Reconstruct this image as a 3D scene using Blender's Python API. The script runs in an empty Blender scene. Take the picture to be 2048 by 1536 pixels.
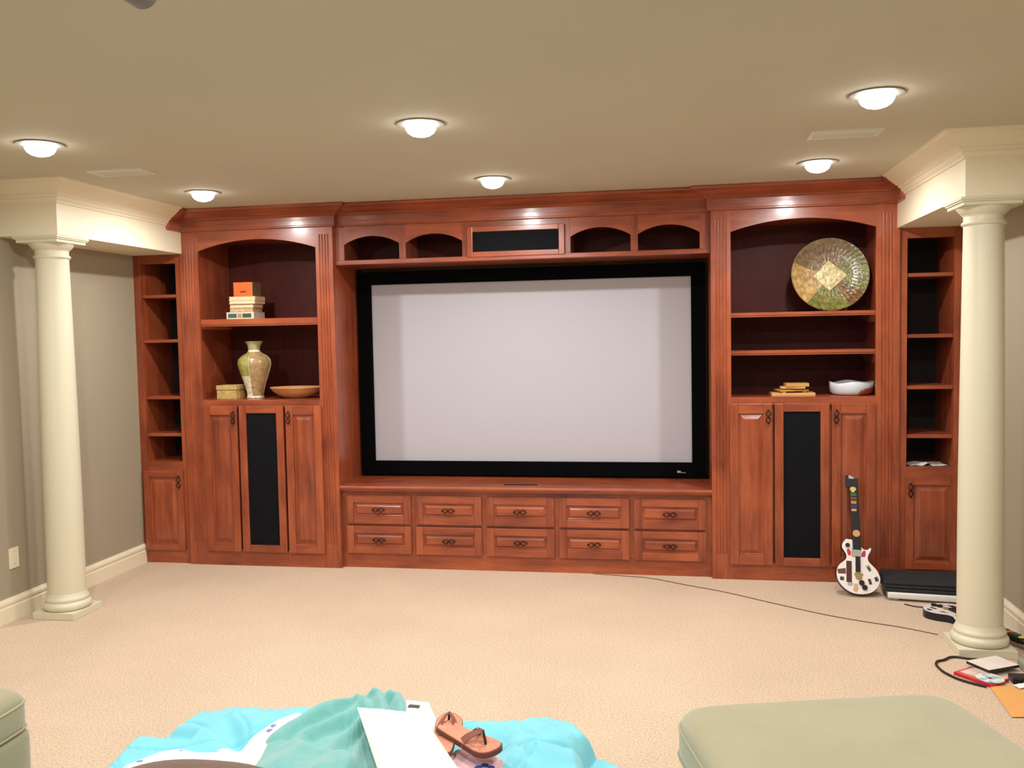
import bpy, bmesh, math, random
from mathutils import Vector, Matrix
random.seed(7)
sc = bpy.context.scene
C = bpy.context.collection
PI = math.pi

# ------------------------------------------------------------------ camera
CP = (1.0558, -6.1511, 1.6652)
YAW, PIT, ROL, FPX = 0.1756, -0.0549, -0.0183, 1814.4
fw = Vector((-math.sin(YAW)*math.cos(PIT), math.cos(YAW)*math.cos(PIT), math.sin(PIT)))
rt = Vector((math.cos(YAW), math.sin(YAW), 0)); up = rt.cross(fw)
rt, up = rt*math.cos(ROL)+up*math.sin(ROL), up*math.cos(ROL)-rt*math.sin(ROL)
cd = bpy.data.cameras.new('camera'); cam = bpy.data.objects.new('camera', cd); C.objects.link(cam)
cam.matrix_world = Matrix(((rt.x, up.x, -fw.x, CP[0]), (rt.y, up.y, -fw.y, CP[1]), (rt.z, up.z, -fw.z, CP[2]), (0, 0, 0, 1)))
cd.sensor_fit = 'HORIZONTAL'; cd.sensor_width = 36; cd.lens = FPX/2048*36; cd.clip_start = 0.05
sc.camera = cam

# ------------------------------------------------------------------ world, exposure
w = bpy.data.worlds.new('world'); sc.world = w; w.use_nodes = True
w.node_tree.nodes['Background'].inputs[0].default_value = (0, 0, 0, 1)
sc.view_settings.view_transform = 'Standard'; sc.view_settings.look = 'None'
sc.view_settings.gamma = 1; sc.view_settings.use_curve_mapping = False
sc.view_settings.exposure = -0.10
LAMP_W = 22.8           # watts of each recessed downlight
LAMP_COL = (1.0, 0.975, 0.945)

# ------------------------------------------------------------------ materials
def S(r, g, b):
    f = lambda c: (c/255/12.92 if c/255 <= .04045 else ((c/255+.055)/1.055)**2.4)
    return (f(r), f(g), f(b), 1)
def mk(name):
    m = bpy.data.materials.new(name); m.use_nodes = True
    nt = m.node_tree; return m, nt, nt.nodes['Principled BSDF'], nt.links
def mat(name, col, rough=.6, var=0, scale=8, bump=0, bscale=60, spec=.5, metal=0, emit=None, estr=0, coat=0, stretch=(1, 1, 1), sheen=0):
    m, nt, b, L = mk(name); N = nt.nodes
    b.inputs['Base Color'].default_value = col; b.inputs['Roughness'].default_value = rough
    b.inputs['Specular IOR Level'].default_value = spec; b.inputs['Metallic'].default_value = metal
    b.inputs['Coat Weight'].default_value = coat; b.inputs['Coat Roughness'].default_value = .12
    if sheen: b.inputs['Sheen Weight'].default_value = sheen
    if emit: b.inputs['Emission Color'].default_value = emit; b.inputs['Emission Strength'].default_value = estr
    tc = N.new('ShaderNodeTexCoord'); mp = N.new('ShaderNodeMapping'); L.new(tc.outputs['Object'], mp.inputs[0]); mp.inputs['Scale'].default_value = stretch
    if var:
        n = N.new('ShaderNodeTexNoise'); n.inputs['Scale'].default_value = scale; n.inputs['Detail'].default_value = 5
        L.new(mp.outputs[0], n.inputs['Vector'])
        r = N.new('ShaderNodeValToRGB'); r.color_ramp.elements[0].position = .3; r.color_ramp.elements[1].position = .7
        r.color_ramp.elements[0].color = tuple(c*(1-var) for c in col[:3])+(1,)
        r.color_ramp.elements[1].color = tuple(min(1, c*(1+var)) for c in col[:3])+(1,)
        L.new(n.outputs['Fac'], r.inputs[0]); L.new(r.outputs[0], b.inputs['Base Color'])
    if bump:
        n2 = N.new('ShaderNodeTexNoise'); n2.inputs['Scale'].default_value = bscale; n2.inputs['Detail'].default_value = 4
        L.new(mp.outputs[0], n2.inputs['Vector'])
        bp = N.new('ShaderNodeBump'); bp.inputs['Strength'].default_value = bump; bp.inputs['Distance'].default_value = .01
        L.new(n2.outputs['Fac'], bp.inputs['Height']); L.new(bp.outputs[0], b.inputs['Normal'])
    return m
def wood(name, scale, dark, light, rough=.33, coat=.35):
    m, nt, b, L = mk(name); N = nt.nodes
    tc = N.new('ShaderNodeTexCoord'); oi = N.new('ShaderNodeObjectInfo'); mp = N.new('ShaderNodeMapping')
    mul = N.new('ShaderNodeMath'); mul.operation = 'MULTIPLY'; mul.inputs[1].default_value = 37
    L.new(oi.outputs['Random'], mul.inputs[0]); L.new(tc.outputs['Object'], mp.inputs[0]); mp.inputs['Scale'].default_value = scale
    L.new(mul.outputs[0], mp.inputs['Location'])
    n1 = N.new('ShaderNodeTexNoise'); n1.inputs['Scale'].default_value = 1; n1.inputs['Detail'].default_value = 6; n1.inputs['Roughness'].default_value = .62; n1.inputs['Distortion'].default_value = .6
    L.new(mp.outputs[0], n1.inputs['Vector'])
    n2 = N.new('ShaderNodeTexNoise'); n2.inputs['Scale'].default_value = 6; n2.inputs['Detail'].default_value = 3
    L.new(mp.outputs[0], n2.inputs['Vector'])
    n3 = N.new('ShaderNodeTexNoise'); n3.inputs['Scale'].default_value = 3.5; n3.inputs['Detail'].default_value = 3   # blotchy stain
    ad = N.new('ShaderNodeVectorMath'); ad.operation = 'ADD'; L.new(tc.outputs['Object'], ad.inputs[0]); L.new(mul.outputs[0], ad.inputs[1]); L.new(ad.outputs[0], n3.inputs['Vector'])
    mx = N.new('ShaderNodeMath'); mx.operation = 'MULTIPLY_ADD'; L.new(n2.outputs['Fac'], mx.inputs[0]); mx.inputs[1].default_value = .35
    L.new(n1.outputs['Fac'], mx.inputs[2])
    m3 = N.new('ShaderNodeMath'); m3.operation = 'MULTIPLY_ADD'; L.new(n3.outputs['Fac'], m3.inputs[0]); m3.inputs[1].default_value = .7; L.new(mx.outputs[0], m3.inputs[2])
    m4 = N.new('ShaderNodeMath'); m4.operation = 'MULTIPLY_ADD'; L.new(oi.outputs['Random'], m4.inputs[0]); m4.inputs[1].default_value = .16; L.new(m3.outputs[0], m4.inputs[2])
    r = N.new('ShaderNodeValToRGB'); e = r.color_ramp.elements
    e[0].position = .72; e[0].color = dark; e[1].position = 1.42; e[1].color = light
    mr = N.new('ShaderNodeMapRange'); mr.inputs[1].default_value = .72; mr.inputs[2].default_value = 1.45
    L.new(m4.outputs[0], mr.inputs[0]); e[0].position = 0; e[1].position = 1; L.new(mr.outputs[0], r.inputs[0])
    L.new(r.outputs[0], b.inputs['Base Color'])
    b.inputs['Roughness'].default_value = rough; b.inputs['Coat Weight'].default_value = coat; b.inputs['Coat Roughness'].default_value = .16
    if not coat: b.inputs['Specular IOR Level'].default_value = .2
    bp = N.new('ShaderNodeBump'); bp.inputs['Strength'].default_value = .08; bp.inputs['Distance'].default_value = .002
    L.new(n2.outputs['Fac'], bp.inputs['Height']); L.new(bp.outputs[0], b.inputs['Normal'])
    return m
WD, WL = S(107, 43, 29), S(180, 92, 55)
W_V = wood('wood_vertical_grain', (16, 16, 1.6), WD, WL)
W_H = wood('wood_horizontal_grain', (1.6, 16, 16), WD, WL)
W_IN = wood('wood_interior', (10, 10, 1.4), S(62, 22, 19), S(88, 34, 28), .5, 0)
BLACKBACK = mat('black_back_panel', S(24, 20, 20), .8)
CLOTH_BLK = mat('black_speaker_cloth', S(19, 20, 24), .95, bump=.3, bscale=500, spec=.15)
BRONZE = mat('dark_bronze', S(46, 32, 28), .4, metal=.6)
CEIL = mat('ceiling_paint', S(198, 192, 172), .9, var=.02, scale=1.5, bump=.05, bscale=220)
WALL = mat('wall_paint', S(164, 154, 132), .85, var=.02, scale=2, bump=.04, bscale=200)
TRIM = mat('trim_paint', S(238, 229, 202), .45, bump=.01, bscale=40)
COLM = mat('column_paint', S(216, 211, 187), .42, bump=.01, bscale=40)
SCREEN = mat('screen_fabric', S(191, 190, 199), .85, spec=.2)
VELVET = mat('black_velvet', S(10, 10, 12), 1, spec=.05)
# carpet: speckled cut pile
def carpet():
    m, nt, b, L = mk('carpet'); N = nt.nodes
    tc = N.new('ShaderNodeTexCoord')
    n1 = N.new('ShaderNodeTexNoise'); n1.inputs['Scale'].default_value = 120; n1.inputs['Detail'].default_value = 4
    n2 = N.new('ShaderNodeTexNoise'); n2.inputs['Scale'].default_value = 1.6; n2.inputs['Detail'].default_value = 4
    v = N.new('ShaderNodeTexVoronoi'); v.inputs['Scale'].default_value = 210
    for n in (n1, n2, v): L.new(tc.outputs['Object'], n.inputs['Vector'])
    r = N.new('ShaderNodeValToRGB'); e = r.color_ramp.elements; e[0].position = .32; e[0].color = S(184, 158, 134); e[1].position = .60; e[1].color = S(221, 197, 172)
    L.new(n1.outputs['Fac'], r.inputs[0])
    r2 = N.new('ShaderNodeValToRGB'); e = r2.color_ramp.elements; e[0].position = .3; e[0].color = (.9, .9, .9, 1); e[1].position = .7; e[1].color = (1, 1, 1, 1)
    L.new(n2.outputs['Fac'], r2.inputs[0])
    mx = N.new('ShaderNodeMix'); mx.data_type = 'RGBA'; mx.blend_type = 'MULTIPLY'; mx.inputs[0].default_value = 1
    L.new(r.outputs[0], mx.inputs[6]); L.new(r2.outputs[0], mx.inputs[7]); L.new(mx.outputs[2], b.inputs['Base Color'])
    b.inputs['Roughness'].default_value = 1; b.inputs['Specular IOR Level'].default_value = .1; b.inputs['Sheen Weight'].default_value = .15
    bp = N.new('ShaderNodeBump'); bp.inputs['Strength'].default_value = .4; bp.inputs['Distance'].default_value = .004
    L.new(v.outputs['Distance'], bp.inputs['Height']); L.new(bp.outputs[0], b.inputs['Normal'])
    return m
CARPET = carpet()

# ------------------------------------------------------------------ mesh building
WO = {}          # object -> origin in the frame its geometry is written in
class MB:
    def __init__(s): s.v = []; s.f = []
    def add(s, vs, fs):
        k = len(s.v); s.v += [tuple(p) for p in vs]; s.f += [tuple(i+k for i in f) for f in fs]; return s
    def box(s, x0, x1, y0, y1, z0, z1):
        return s.add([(x, y, z) for x in (x0, x1) for y in (y0, y1) for z in (z0, z1)],
                     [(0, 1, 3, 2), (4, 6, 7, 5), (0, 4, 5, 1), (2, 3, 7, 6), (0, 2, 6, 4), (1, 5, 7, 3)])
    def obox(s, c, ax, ay, az, hx, hy, hz):
        c, ax, ay, az = Vector(c), Vector(ax), Vector(ay), Vector(az)
        return s.add([c+ax*a*hx+ay*b*hy+az*d*hz for a in (-1, 1) for b in (-1, 1) for d in (-1, 1)],
                     [(0, 1, 3, 2), (4, 6, 7, 5), (0, 4, 5, 1), (2, 3, 7, 6), (0, 2, 6, 4), (1, 5, 7, 3)])
    def poly(s, pts, a, b, ax='y'):
        """outline pts (p,q) extruded from a to b along ax"""
        n = len(pts)
        mkp = {'y': lambda p, d: (p[0], d, p[1]), 'x': lambda p, d: (d, p[0], p[1]), 'z': lambda p, d: (p[0], p[1], d)}[ax]
        vs = [mkp(p, a) for p in pts]+[mkp(p, b) for p in pts]
        return s.add(vs, [tuple(range(n)), tuple(range(2*n-1, n-1, -1))]+[(i, i+n, (i+1) % n+n, (i+1) % n) for i in range(n)])
    def lathe(s, prof, c=(0, 0, 0), n=40, sq=None):
        vs = []; m = len(prof)
        for r, z in prof:
            for i in range(n):
                t = 2*PI*i/n; vs.append((c[0]+r*math.cos(t), c[1]+r*math.sin(t), c[2]+z))
        fs = [(j*n+i, j*n+(i+1) % n, (j+1)*n+(i+1) % n, (j+1)*n+i) for j in range(m-1) for i in range(n)]
        if prof[0][0] > 1e-6: fs.append(tuple(range(n-1, -1, -1)))
        if prof[-1][0] > 1e-6: fs.append(tuple((m-1)*n+i for i in range(n)))
        return s.add(vs, fs)
    def tube(s, pts, r, n=8, closed=False):
        pts = [Vector(p) for p in pts]; m = len(pts); vs = []; nrm = None
        for i, p in enumerate(pts):
            if closed: t = pts[(i+1) % m]-pts[i-1]
            else: t = pts[min(i+1, m-1)]-pts[max(i-1, 0)]
            t.normalize()
            if nrm is None: nrm = t.orthogonal().normalized()
            else: nrm = (nrm-t*nrm.dot(t)).normalized()
            b = t.cross(nrm); rr = r[i] if isinstance(r, (list, tuple)) else r
            for k in range(n):
                a = 2*PI*k/n; vs.append(p+nrm*math.cos(a)*rr+b*math.sin(a)*rr)
        M = m if closed else m-1
        fs = [(i*n+k, i*n+(k+1) % n, ((i+1) % m)*n+(k+1) % n, ((i+1) % m)*n+k) for i in range(M) for k in range(n)]
        if not closed: fs += [tuple(range(n-1, -1, -1)), tuple((m-1)*n+k for k in range(n))]
        return s.add(vs, fs)
    def sweep(s, prof, path):
        """profile (d,z) along a plan path; d is measured to the right of travel"""
        P = [Vector(p) for p in path]; m = len(P); k = len(prof); vs = []
        for i, p in enumerate(P):
            def nr(a, b): d = (b-a).normalized(); return Vector((d.y, -d.x))
            if i == 0: o = nr(P[0], P[1])
            elif i == m-1: o = nr(P[-2], P[-1])
            else:
                a, b = nr(P[i-1], P[i]), nr(P[i], P[i+1]); o = (a+b)/(1+a.dot(b))
            vs += [(p.x+o.x*d, p.y+o.y*d, z) for d, z in prof]
        fs = [(i*k+j, (i+1)*k+j, (i+1)*k+(j+1) % k, i*k+(j+1) % k) for i in range(m-1) for j in range(k)]
        fs += [tuple(range(k)), tuple((m-1)*k+j for j in range(k-1, -1, -1))]
        return s.add(vs, fs)
    def mesh(s, name, smooth=False, bevel=0, seg=2, org=(0, 0, 0)):
        me = bpy.data.meshes.new(name); o = Vector(org)
        me.from_pydata([Vector(p)-o for p in s.v], [], s.f)
        bm = bmesh.new(); bm.from_mesh(me)
        bmesh.ops.recalc_face_normals(bm, faces=bm.faces)
        if bevel:
            ed = [e for e in bm.edges if len(e.link_faces) == 2 and e.calc_face_angle(0) > .6]
            bmesh.ops.bevel(bm, geom=ed, offset=bevel, segments=seg, profile=.6, affect='EDGES', clamp_overlap=True)
        if smooth:
            for f in bm.faces: f.smooth = True
            for e in bm.edges:
                if len(e.link_faces) == 2 and e.calc_face_angle(0) > .75: e.smooth = False
        bm.to_mesh(me); bm.free(); return me
    def build(s, name, m, parent=None, label=None, smooth=False, bevel=0, seg=2, org=None):
        xs = list(zip(*s.v)); c = Vector(org) if org is not None else Vector([(min(a)+max(a))/2 for a in xs])
        if parent is None and org is None: c.z = min(xs[2])
        me = s.mesh(name, smooth, bevel, seg, c); me.materials.append(m)
        o = bpy.data.objects.new(name, me); C.objects.link(o); WO[o] = c
        o.location = c
        if parent is not None: o.parent = parent; o.location = c-WO[parent]
        if label: o['label'] = label
        return o
def tag(o, label=None, cat=None, group=None, kind=None):
    for k, v in (('label', label), ('category', cat), ('group', group), ('kind', kind)):
        if v: o[k] = v
    return o
def thing(name, label, cat, loc, group=None, rot=None, local=False):
    o = bpy.data.objects.new(name, None); C.objects.link(o); o.location = loc; o.empty_display_size = .1
    if rot: o.rotation_euler = rot
    WO[o] = Vector((0, 0, 0)) if local else Vector(loc)
    return tag(o, label, cat, group)
def dup(o, parent=None):
    c = o.copy(); C.objects.link(c); c.parent = parent; WO[c] = WO.get(o, Vector((0, 0, 0)))
    for ch in list(o.children):
        if ch.type != 'LIGHT': dup(ch, c)
    return c
def B(*a): return MB().box(*a)

# ------------------------------------------------------------------ room shell
XW, YF, YR, ZC = 2.875, 0.62, -8.6, 2.6
tag(B(-XW-.1, XW+.1, YR-.1, YF+.1, -.1, 0).build('floor', CARPET), 'beige speckled cut pile carpet', kind='structure')
tag(B(-XW-.1, XW+.1, YR-.1, YF+.1, ZC, ZC+.1).build('ceiling', CEIL), 'plain tan painted ceiling', kind='structure')
tag(B(-XW-.1, -XW, YR, YF, 0, ZC).build('wall_left', WALL), 'taupe painted side wall with outlet plate', kind='structure')
tag(B(XW, XW+.1, YR, YF, 0, ZC).build('wall_right', WALL), 'taupe painted side wall behind the sticker guitar clutter', kind='structure')
tag(B(-XW-.1, XW+.1, YF, YF+.1, 0, ZC).build('wall_front', WALL), 'wall behind the wooden cabinets', kind='structure')
tag(B(-XW-.1, XW+.1, YR-.1, YR, 0, ZC).build('wall_back', WALL), 'wall behind the viewer', kind='structure')
BBP = [(0, 0), (.018, 0), (.018, .088), (.014, .094), (.014, .104), (.019, .110), (.019, .122), (.010, .136), (.008, .142), (0, .142)]
tag(MB().sweep(BBP, [(-XW, YR), (-XW, .02)]).build('baseboard_left', TRIM), 'cream baseboard with stepped top along the outlet wall', kind='structure')
tag(MB().sweep(BBP, [(XW, .02), (XW, YR)]).build('baseboard_right', TRIM), 'cream baseboard with stepped top behind the sticker guitar', kind='structure')

# soffits over the narrow cabinets, each ending on a column
XB, YB, ZB = 2.47, -1.36, 2.295
CRW = [(0, 2.478), (.010, 2.478), (.012, 2.49), (.020, 2.494), (.028, 2.505), (.028, 2.512), (.038, 2.515), (.044, 2.522), (.046, 2.530), (.056, 2.533),
       (.066, 2.542), (.086, 2.558), (.104, 2.574), (.112, 2.582), (.114, 2.588), (.130, 2.590), (.135, 2.600), (0, 2.600)]
for sd, nm in ((-1, 'left'), (1, 'right')):
    x0, x1 = sorted((sd*XB, sd*XW))
    so = tag(B(x0, x1, YB, YF, ZB, ZC).build('soffit_'+nm, TRIM), 'cream boxed soffit beam resting on the round column', kind='structure')
    path = [(-XW, YB), (-XB, YB), (-XB, -.20)] if sd < 0 else [(XB, -.20), (XB, YB), (XW, YB)]
    MB().sweep(CRW, path).build('crown_molding', TRIM, so)

# ------------------------------------------------------------------ recessed downlights
BULB = mat('lamp_bulb', (1, 1, 1, 1), .3, emit=(1, .95, .88, 1), estr=18)
RING = mat('light_trim', S(150, 147, 140), .5)
def downlight(loc, label, src=None, off=False):
    if src:
        o = dup(src); o.location = loc; o['label'] = label
    else:
        o = thing('recessed_light', label, 'ceiling light', loc, 'recessed ceiling lights', local=True)
        ring = []
        MB().lathe([(.0705, -.0005), (.107, -.0005), (.108, -.003), (.106, -.006), (.0705, -.006), (.0705, -.0005)], n=48).build('trim_ring', RING, o, smooth=True)
        MB().lathe([(.070, -.001), (.070, -.010), (.067, -.025), (.058, -.040), (.042, -.051), (.020, -.0575), (0, -.059)], n=40).build('bulb', BULB, o, smooth=True)
    ld = bpy.data.lights.new('lamp', 'AREA'); ld.shape = 'DISK'; ld.size = .075; ld.energy = LAMP_W; ld.color = LAMP_COL
    nm = 'ceiling_lamp_offscreen' if off else 'lamp'
    if off:
        o.name = 'recessed_light_offscreen'
        for ch in o.children:
            if ch.name.startswith('bulb'): ch.name = 'bulb_offscreen'
    ld.name = nm; lo = bpy.data.objects.new(nm, ld); C.objects.link(lo); lo.parent = o; lo.location = (0, 0, -.0605)
    return o
d0 = downlight((-1.87, -.76, ZC), 'recessed ceiling light before the tall cabinet that holds the vase')
for p, t in (((0, -.74, ZC), 'recessed ceiling light before the middle of the projection screen'),
             ((1.87, -.76, ZC), 'recessed ceiling light before the tall cabinet that holds the round platter'),
             ((-1.87, -2.27, ZC), 'recessed ceiling light out in the room past the vent on the outlet wall side'),
             ((-.03, -2.22, ZC), 'recessed ceiling light above the carpet midway between screen and blue bedding'),
             ((1.87, -2.26, ZC), 'recessed ceiling light out in the room past the vent on the toy guitar side'),
             ((-1.87, -4.15, ZC), 'recessed ceiling light over the sage armchair'),
             ((0, -4.15, ZC), 'recessed ceiling light over the blue bedding'),
             ((1.87, -4.15, ZC), 'recessed ceiling light over the sage ottoman'),
             ((-1.87, -6.4, ZC), 'recessed ceiling light far behind the sage armchair'),
             ((0, -6.4, ZC), 'recessed ceiling light far behind the blue bedding'),
             ((1.87, -6.4, ZC), 'recessed ceiling light far behind the sage ottoman')):
    downlight(p, t, d0, off=p[1] < -3)

# ceiling vents
VENTM = mat('vent_metal', S(226, 222, 208), .5); VENTD = mat('duct_metal', S(150, 148, 142), .6)
def vent(x, y, label):
    o = thing('ceiling_vent', label, 'vent', (x, y, ZC), 'ceiling air vents')
    w, d = .165, .085
    m = MB(); m.box(x-w, x+w, y-d, y-d+.02, ZC-.007, ZC); m.box(x-w, x+w, y+d-.02, y+d, ZC-.007, ZC)
    m.box(x-w, x-w+.02, y-d+.02, y+d-.02, ZC-.007, ZC); m.box(x+w-.02, x+w, y-d+.02, y+d-.02, ZC-.007, ZC)
    m.build('frame', VENTM, o)
    B(x-w+.02, x+w-.02, y-d+.02, y+d-.02, ZC-.002, ZC-.0005).build('duct_opening', VENTD, o)
    for k in range(5):
        yy = y-d+.030+k*.0255
        MB().add([(x+a*(w-.021), yy+b, ZC+c) for a in (-1, 1) for b, c in ((0, -.0022), (.006, -.011), (.0075, -.0105), (.0015, -.0017))],
                 [(0, 1, 2, 3), (7, 6, 5, 4), (0, 4, 5, 1), (1, 5, 6, 2), (2, 6, 7, 3), (3, 7, 4, 0)]).build('louver', VENTM, o)
vent(-1.93, -1.53, 'rectangular ceiling air vent on the outlet wall side')
vent(1.88, -1.52, 'rectangular ceiling air vent on the toy guitar side')

# ------------------------------------------------------------------ columns
def column(x, y, label, src=None):
    if src:
        o = dup(src); o.location = (x, y, 0); o['label'] = label; return o
    o = thing('round_column', label, 'column', (x, y, 0), 'round columns under the soffits', local=True)
    h = .138
    B(-h, h, -h, h, 0, .042).build('plinth', COLM, o, bevel=.003)
    pr = [(.0, .042), (.122, .042), (.131, .048), (.137, .060), (.137, .072), (.131, .084), (.122, .090), (.121, .096), (.124, .100), (.124, .110), (.119, .116), (.113, .128), (.108, .145), (.0, .145)]
    MB().lathe(pr, n=56).build('base', COLM, o, smooth=True)
    sh = [(0, .12), (.1085, .12)]
    for k in range(13):
        t = k/12; z = .14+t*2.02; r = .1085-.0155*max(0, (t-.25)/.75)**1.3; sh.append((r, z))
    sh += [(.0935, 2.164), (.101, 2.168), (.104, 2.175), (.101, 2.183), (.0935, 2.187), (.0935, 2.222), (0, 2.222)]
    MB().lathe(sh, n=56).build('shaft', COLM, o, smooth=True)
    cp = [(0, 2.21), (.0935, 2.21), (.097, 2.216), (.100, 2.220), (.104, 2.222), (.112, 2.232), (.124, 2.246), (.130, 2.256), (0, 2.256)]
    MB().lathe(cp, n=56).build('capital', COLM, o, smooth=True)
    m = MB(); m.box(-.134, .134, -.134, .134, 2.256, 2.274); m.box(-.142, .142, -.142, .142, 2.274, 2.282); m.box(-.148, .148, -.148, .148, 2.282, ZB)
    m.build('abacus', COLM, o)
    return o
c0 = column(-2.62, -1.215, 'cream round column standing by the outlet wall')
column(2.60, -1.215, 'cream round column with game cases and cable at its base', c0)

# outlet plate
o = thing('outlet_plate', 'blank cream outlet plate low on the wall behind the column', 'outlet', (-XW, -1.345, .372))
B(-XW, -XW+.006, -1.385, -1.305, .310, .434).build('plate', TRIM, o, bevel=.002)
for z in (.335, .409):
    MB().lathe([(0, 0), (.0035, 0), (.003, .0015), (0, .002)], n=10).build('screw', RING, o).matrix_local = Matrix.Translation((.0061, 0, z-.372)) @ Matrix.Rotation(PI/2, 4, 'Y')

# ------------------------------------------------------------------ wooden cabinets
A_, B_, C_, E_ = 2.487, 1.309, 2.343, 1.437      # tower outer, inner, opening outer, inner
ZCR, ZAR, ZAP, ZSI, ZCT = 2.452, 2.308, 2.381, 1.222, .600
YD = .045                                         # bridge and drawer plane
def handle_mesh():
    m = MB(); n = 40
    for ph in (0, 1):
        pts = []
        for i in range(n+1):
            t = i/n; a = 2*PI*t+ph*PI
            en = min(1, t/.12, (1-t)/.12)**.5
            pts.append((-.043+.086*t, -.016-.006*math.cos(a)*en+.010*(1-en), .0145*math.sin(a)*(.25+.75*en)))
        m.tube(pts, .0034, 6)
    for sx in (-1, 1):
        m.tube([(sx*.043, .012, 0), (sx*.043, -.010, 0)], .0045, 8)
        m.lathe([(0, -.006), (.004, -.004), (.0058, 0), (.004, .004), (0, .006)], (sx*.043, -.010, 0), 8)
    m.lathe([(0, -.006), (.005, -.004), (.0066, 0), (.005, .004), (0, .006)], (0, -.019, 0), 8)
    me = m.mesh('handle', True); me.materials.append(BRONZE); return me
HANDLE = handle_mesh()
def front(parent, x0, x1, z0, z1, yf, st, rl, name='door', handle=None, cloth=False):
    """framed front of thickness .021 sitting proud of plane yf; panel is the part, stiles, rails, handle its sub-parts"""
    t = .021; y0, y1 = yf-t, yf-.0005
    a0, a1, b0, b1 = x0+st, x1-st, z0+rl, z1-rl
    if cloth:
        d = B(a0+.0005, a1-.0005, y0+.008, y1, b0+.0005, b1-.0005).build(name, CLOTH_BLK, parent, 'black speaker cloth door in a wooden frame')
    else:
        m = MB(); vs = []
        bv = min(.034, (b1-b0)*.24)
        for ins, dep in ((0, .012), (.007, .012), (.010, .0135), (bv, .0045), (bv+.003, .003)):
            vs += [(a0+ins, y0+dep, b0+ins), (a1-ins, y0+dep, b0+ins), (a1-ins, y0+dep, b1-ins), (a0+ins, y0+dep, b1-ins)]
        fs = [(k*4+i, k*4+(i+1) % 4, k*4+4+(i+1) % 4, k*4+4+i) for k in range(4) for i in range(4)]+[(16, 17, 18, 19)]
        vs += [(a0, y1, b0), (a1, y1, b0), (a1, y1, b1), (a0, y1, b1)]
        fs += [(i, 20+i, 20+(i+1) % 4, (i+1) % 4) for i in range(4)]+[(23, 22, 21, 20)]
        d = m.add(vs, fs).build(name, W_V if (z1-z0) > (x1-x0) else W_H, parent)
    for xa, xb in ((x0, a0), (a1, x1)): B(xa, xb, y0, y1, z0, z1).build('stile', W_V, d, bevel=.0035)
    for za, zb in ((z0, b0), (b1, z1)): B(a0, a1, y0, y1, za, zb).build('rail', W_H, d, bevel=.0035)
    if handle:
        hx, hz, vert = handle
        h = bpy.data.objects.new('handle', HANDLE); C.objects.link(h); h.parent = d
        h.location = Vector((hx, y0+.001, hz))-WO[d]; h['label'] = 'dark bronze twisted pull'
        if vert: h.rotation_euler = (0, PI/2, 0)
    return d
def arch(x0, x1, zs, za, zt, n=24):
    """board outline from zt down to an arch springing at zs with apex za"""
    hw = (x1-x0)/2; sg = za-zs; R = (hw*hw+sg*sg)/(2*sg); cx = (x0+x1)/2; cz = za-R
    a = math.asin(hw/R)
    pts = [(cx+R*math.sin(-a+2*a*i/n), cz+R*math.cos(-a+2*a*i/n)) for i in range(n+1)]
    return pts+[(x1, zt), (x0, zt)]
def pilaster(parent, x0, x1, z0, z1, y0, y1, g0, g1):
    """board with vertical flutes between z0+.16 and z1-.2"""
    fl = [g0+(g1-g0)*(k+.5)/4 for k in range(4)]; hw = (g1-g0)/8*.62; dp = .006
    m = MB(); zf0, zf1 = z0+.17, z1-.20
    prof = [(x0, y0)]
    for f in fl: prof += [(f-hw, y0), (f-hw*.5, y0+dp*.8), (f, y0+dp), (f+hw*.5, y0+dp*.8), (f+hw, y0)]
    prof += [(x1, y0), (x1, y1), (x0, y1)]
    m.poly(prof, zf0, zf1, 'z'); m.box(x0, x1, y0, y1, z0, zf0); m.box(x0, x1, y0, y1, zf1, z1)
    return m.build('pilaster', W_V, parent)
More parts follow.
